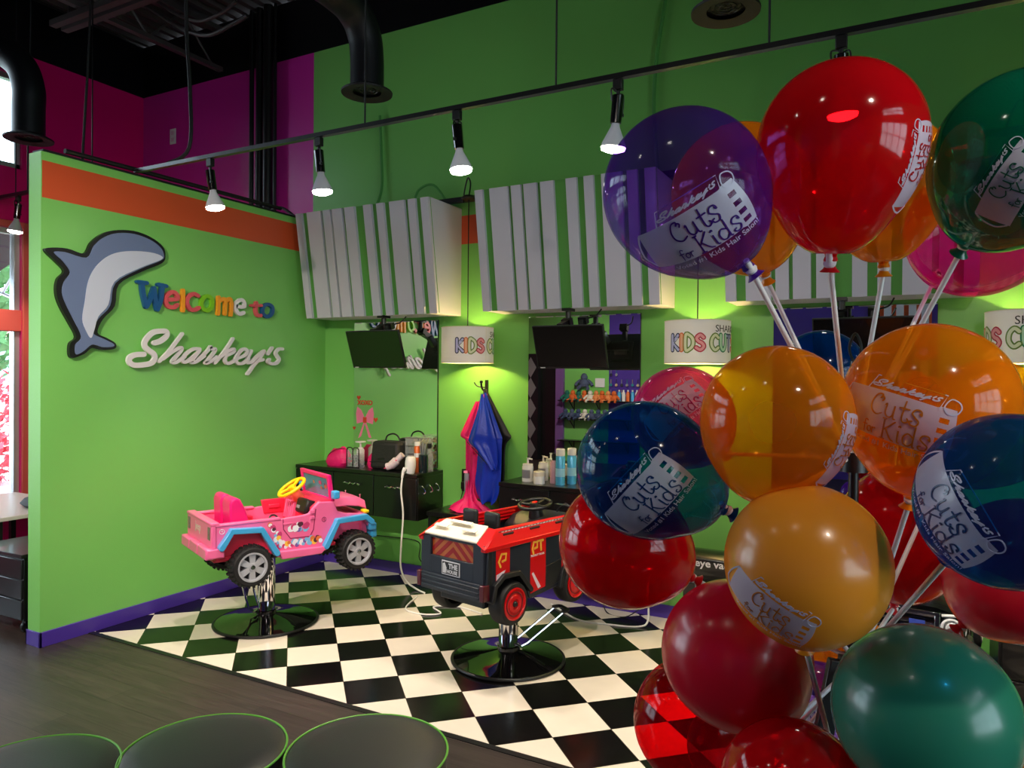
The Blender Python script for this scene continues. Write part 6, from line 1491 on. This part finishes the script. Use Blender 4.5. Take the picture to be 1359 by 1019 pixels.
# outline strokes of the white script re-used small on the balloons
_ys = [p[0] for s in SCRIPT_STROKES for p in s]; _zs = [p[1] for s in SCRIPT_STROKES for p in s]
_y0, _y1 = min(_ys), max(_ys); _z0, _z1 = min(_zs), max(_zs)
def _flat(p):    # undo the slope of the sign so the word sits level
    return ((p[0] - _y0) / (_y1 - _y0), (p[1] - (_z0 + _z1) / 2) / (_y1 - _y0))
SCR = [[_flat(p) for p in s] for s in SCRIPT_STROKES]
def balloon(i, row, lab, tall=1.0, solid=False, stick_to=None):
    colr, P, Rr, ax = row[:4]; TALL[0] = tall
    P = Vector(P); ax = Vector(ax).normalized()
    t = tag(empty('balloon', P), lab, 'balloon')
    q = Vector((0, 0, 1)).rotation_difference(ax)
    prof = []
    n = 40
    for k in range(n + 1):
        th = math.pi * (1 - k / n)
        c = math.cos(th); s_ = math.sin(th); rr = Rr * rho(c)
        prof.append((max(0, rr * s_), rr * c))
    prof[0] = (0, prof[0][1])
    Ln = prof[-1][1]
    prof = prof[:-2] + [(.011, Ln - .006), (.008, Ln + .004)]
    body = MB().lathe(prof, (0, 0, 0), ax, 56).build('latex_skin', (LMS if solid else LM)[colr], t, ang=80)
    MB().lathe([(.006, Ln - .004), (.010, Ln), (.012, Ln + .006), (.007, Ln + .012), (.011, Ln + .020), (.017, Ln + .026), (.015, Ln + .027), (.0, Ln + .022)], (0, 0, 0), ax, 24).build('neck', LN[colr], t)
    if stick_to:
        e = ax * (Ln + .016); h = Vector(stick_to) - P
        d = (h - e).normalized()
        MB().lathe([(0, -.004), (.006, -.002), (.010, .003), (.011, .008), (.006, .012), (.005, .030), (0, .032)], e, -d, 20).xf(lambda p: p).build('cup', m_whitep, t)
        MB().cyl(e + d * .0, h, .0050, seg=12).build('stick', m_whitep, t)
    if len(row) > 4:
        nd = Vector(row[4]).normalized(); e1 = Vector(row[5]); e1 = (e1 - nd * e1.dot(nd)).normalized(); e2 = nd.cross(e1); sc = row[6] * Rr * 1.15
        def fn(p):
            # banner plane wrapped on the skin
            u, v = p[0] * sc, p[1] * sc
            L = math.hypot(u, v); a = L / Rr
            d = nd if L < 1e-9 else (nd * math.cos(a) + (e1 * u + e2 * v) / L * math.sin(a))
            d.normalize(); rr = Rr * rho(d.dot(ax))
            return d * (rr + .0004 + p[2] * .0035)
        # banner body with scroll ends
        mb = MB(); nx, ny = 26, 10; vs = []; fs = []
        for a in range(nx + 1):
            for b in range(ny + 1):
                u = a / nx; v = b / ny
                x = -.62 + 1.14 * u; y = -.26 + .50 * v + .05 * math.sin(u * 3.0) + (.02 * (2 * v - 1) * (u > .86))
                vs.append(fn((x + (.03 * math.sin(v * 3.1) if a == nx else 0), y, .0)))
        for a in range(nx):
            for b in range(ny):
                k = a * (ny + 1) + b
                if a == 23 and b in (1, 3, 5, 7): continue
                if a == 24 and b in (1, 3, 5, 7): continue
                fs.append((k, k + 1, k + ny + 2, k + ny + 1))
        mb.add(vs, fs)
        pb = mb.build('printed_banner', m_print, body, recalc=False)
        mb = MB()
        def addr(pts, w, smooth=True):
            m2 = MB().ribbon(pts, w, .1, .3, smooth, 5); mb.add([fn(p) for p in m2.v], m2.f)
        addr([(.44, .37), (.52, .35), (.55, .29), (.52, .23), (.45, .22), (.40, .28), (.44, .37)], .012)
        addr([(-.36, .27), (-.30, .42), (.40, .40), (.36, .25)], .010, False)
        addr([(-.62, -.22), (-.70, -.10), (-.68, .08), (-.62, .22)], .02)
        for s in SCR: addr([(-.32 + .68 * a, .345 + .42 * b) for a, b in s], .014)
        addtext(mb, 'Voted #1 Kids Hair Salon!', .088, lambda v: fn((v.x + .05, v.y - .32 + .05 * math.sin((v.x + .62) / 1.14 * 3), .2)), bold=.001, extrude=0)
        mb.build('print_lines', m_print, pb, recalc=False)
        mb = MB()
        lift = lambda p: fn((p[0], p[1] + .045 * math.sin((p[0] + .62) / 1.14 * 3.0), p[2]))
        script_word(mb, 'Cuts', -.26, -.01, .22, ADV, .016, .2, .35, CURLY, lift)
        script_word(mb, 'Kids', -.10, -.24, .22, ADV, .016, .2, .35, CURLY, lift)
        script_word(mb, 'for', -.30, -.22, .13, ADV, .010, .2, .35, CURLY, lift)
        mb.build('banner_script', PK[colr], pb, recalc=False)
    return t
UH = (-.113, 1.757, 1.53); LH = (-.092, 1.764, 1.085)
BL = [
 'purple balloon with a white printed banner, leftmost of the top balloons', 'large red balloon at the top centre of the bunch', 'orange balloon behind the gap between purple and top red balloons',
 'orange balloon peeking out right of the top red balloon', 'dark green balloon cut by the right edge, at the top', 'magenta balloon behind the dark green one at the right',
 'orange balloon in the middle left of the bunch, above the lower orange one', 'orange see-through balloon with banner print in the middle right', 'small-looking dark blue balloon behind the middle orange balloons',
 'magenta balloon with a printed banner tucked above the blue one', 'dark blue balloon at the left edge of the bunch with tilted banner', 'red balloon under the left dark blue one',
 'orange balloon low in the centre of the bunch, window sheen in its colour', 'red balloon overlapping the checkered floor, below the orange one', 'see-through deep red balloon at the lower left of the bunch',
 'red balloon at the very bottom centre', 'big teal green balloon at the bottom right', 'blue balloon with a curved banner at the right edge', 'red balloon behind the sticks, under the middle right orange one',
 'red balloon at the right edge below the blue one', 'orange balloon at the right edge behind the see-through orange one', 'purple balloon with banner seen between the red and teal ones', 'orange balloon behind the low orange and teal ones',
 'pale orange balloon in the bottom right corner', 'purple balloon low behind the deep red one']
WINDOW_SHEEN = {12, 13, 16, 19}
for i, row in enumerate(BALLOONS):
    hub = UH if i in (0, 1, 2, 3, 4, 5, 8, 9, 6) else LH
    if i == 12: hub = (-.105, 1.762, .75)
    balloon(i, row, BL[i], tall={1: 2.0, 3: 1.5, 2: 1.4, 10: 1.5, 4: 1.2, 12: .6, 16: .5, 17: .7}.get(i, 1.0), solid=i in WINDOW_SHEEN, stick_to=hub)
# balloon stand: pole, hubs, splayed legs
t = tag(empty('balloon_stand', (-.105, 1.762, 0)), 'black metal pole stand holding the balloon sticks', 'stand')
MB().cyl((0, 0, .04), (0, 0, 1.74), .0105, seg=20).tube([(-.004, 0, 1.74), (-.012, 0, 1.77), (0, 0, 1.80), (.012, 0, 1.77), (.004, 0, 1.74)], .003).build('pole', m_blackm, t)
for z in (1.53, 1.085, .75): MB().cyl((0, 0, z - .03), (0, 0, z + .012), .030, .026, 24).build('stick_hub', m_blackp, t)
for k in range(4):
    a = .6 + k * math.pi / 2
    MB().cyl((.015 * math.cos(a), .015 * math.sin(a), .30), (.30 * math.cos(a), .30 * math.sin(a), .012), .012, seg=12).cyl((.30 * math.cos(a), .30 * math.sin(a), 0), (.30 * math.cos(a), .30 * math.sin(a), .02), .018).build('leg', m_blackm, t)
for s in (-1, 1): MB().obox((s * .05 * .88, s * .05 * .47, .97), .040, .02, .24, (0, s * -.18, .49)).build('side_clamp', m_blackp, t, bevel=.003)
MB().cyl((-.05, -.02, 1.02), (.05, .02, 1.02), .004, seg=8).build('clamp_link', m_blackm, t)
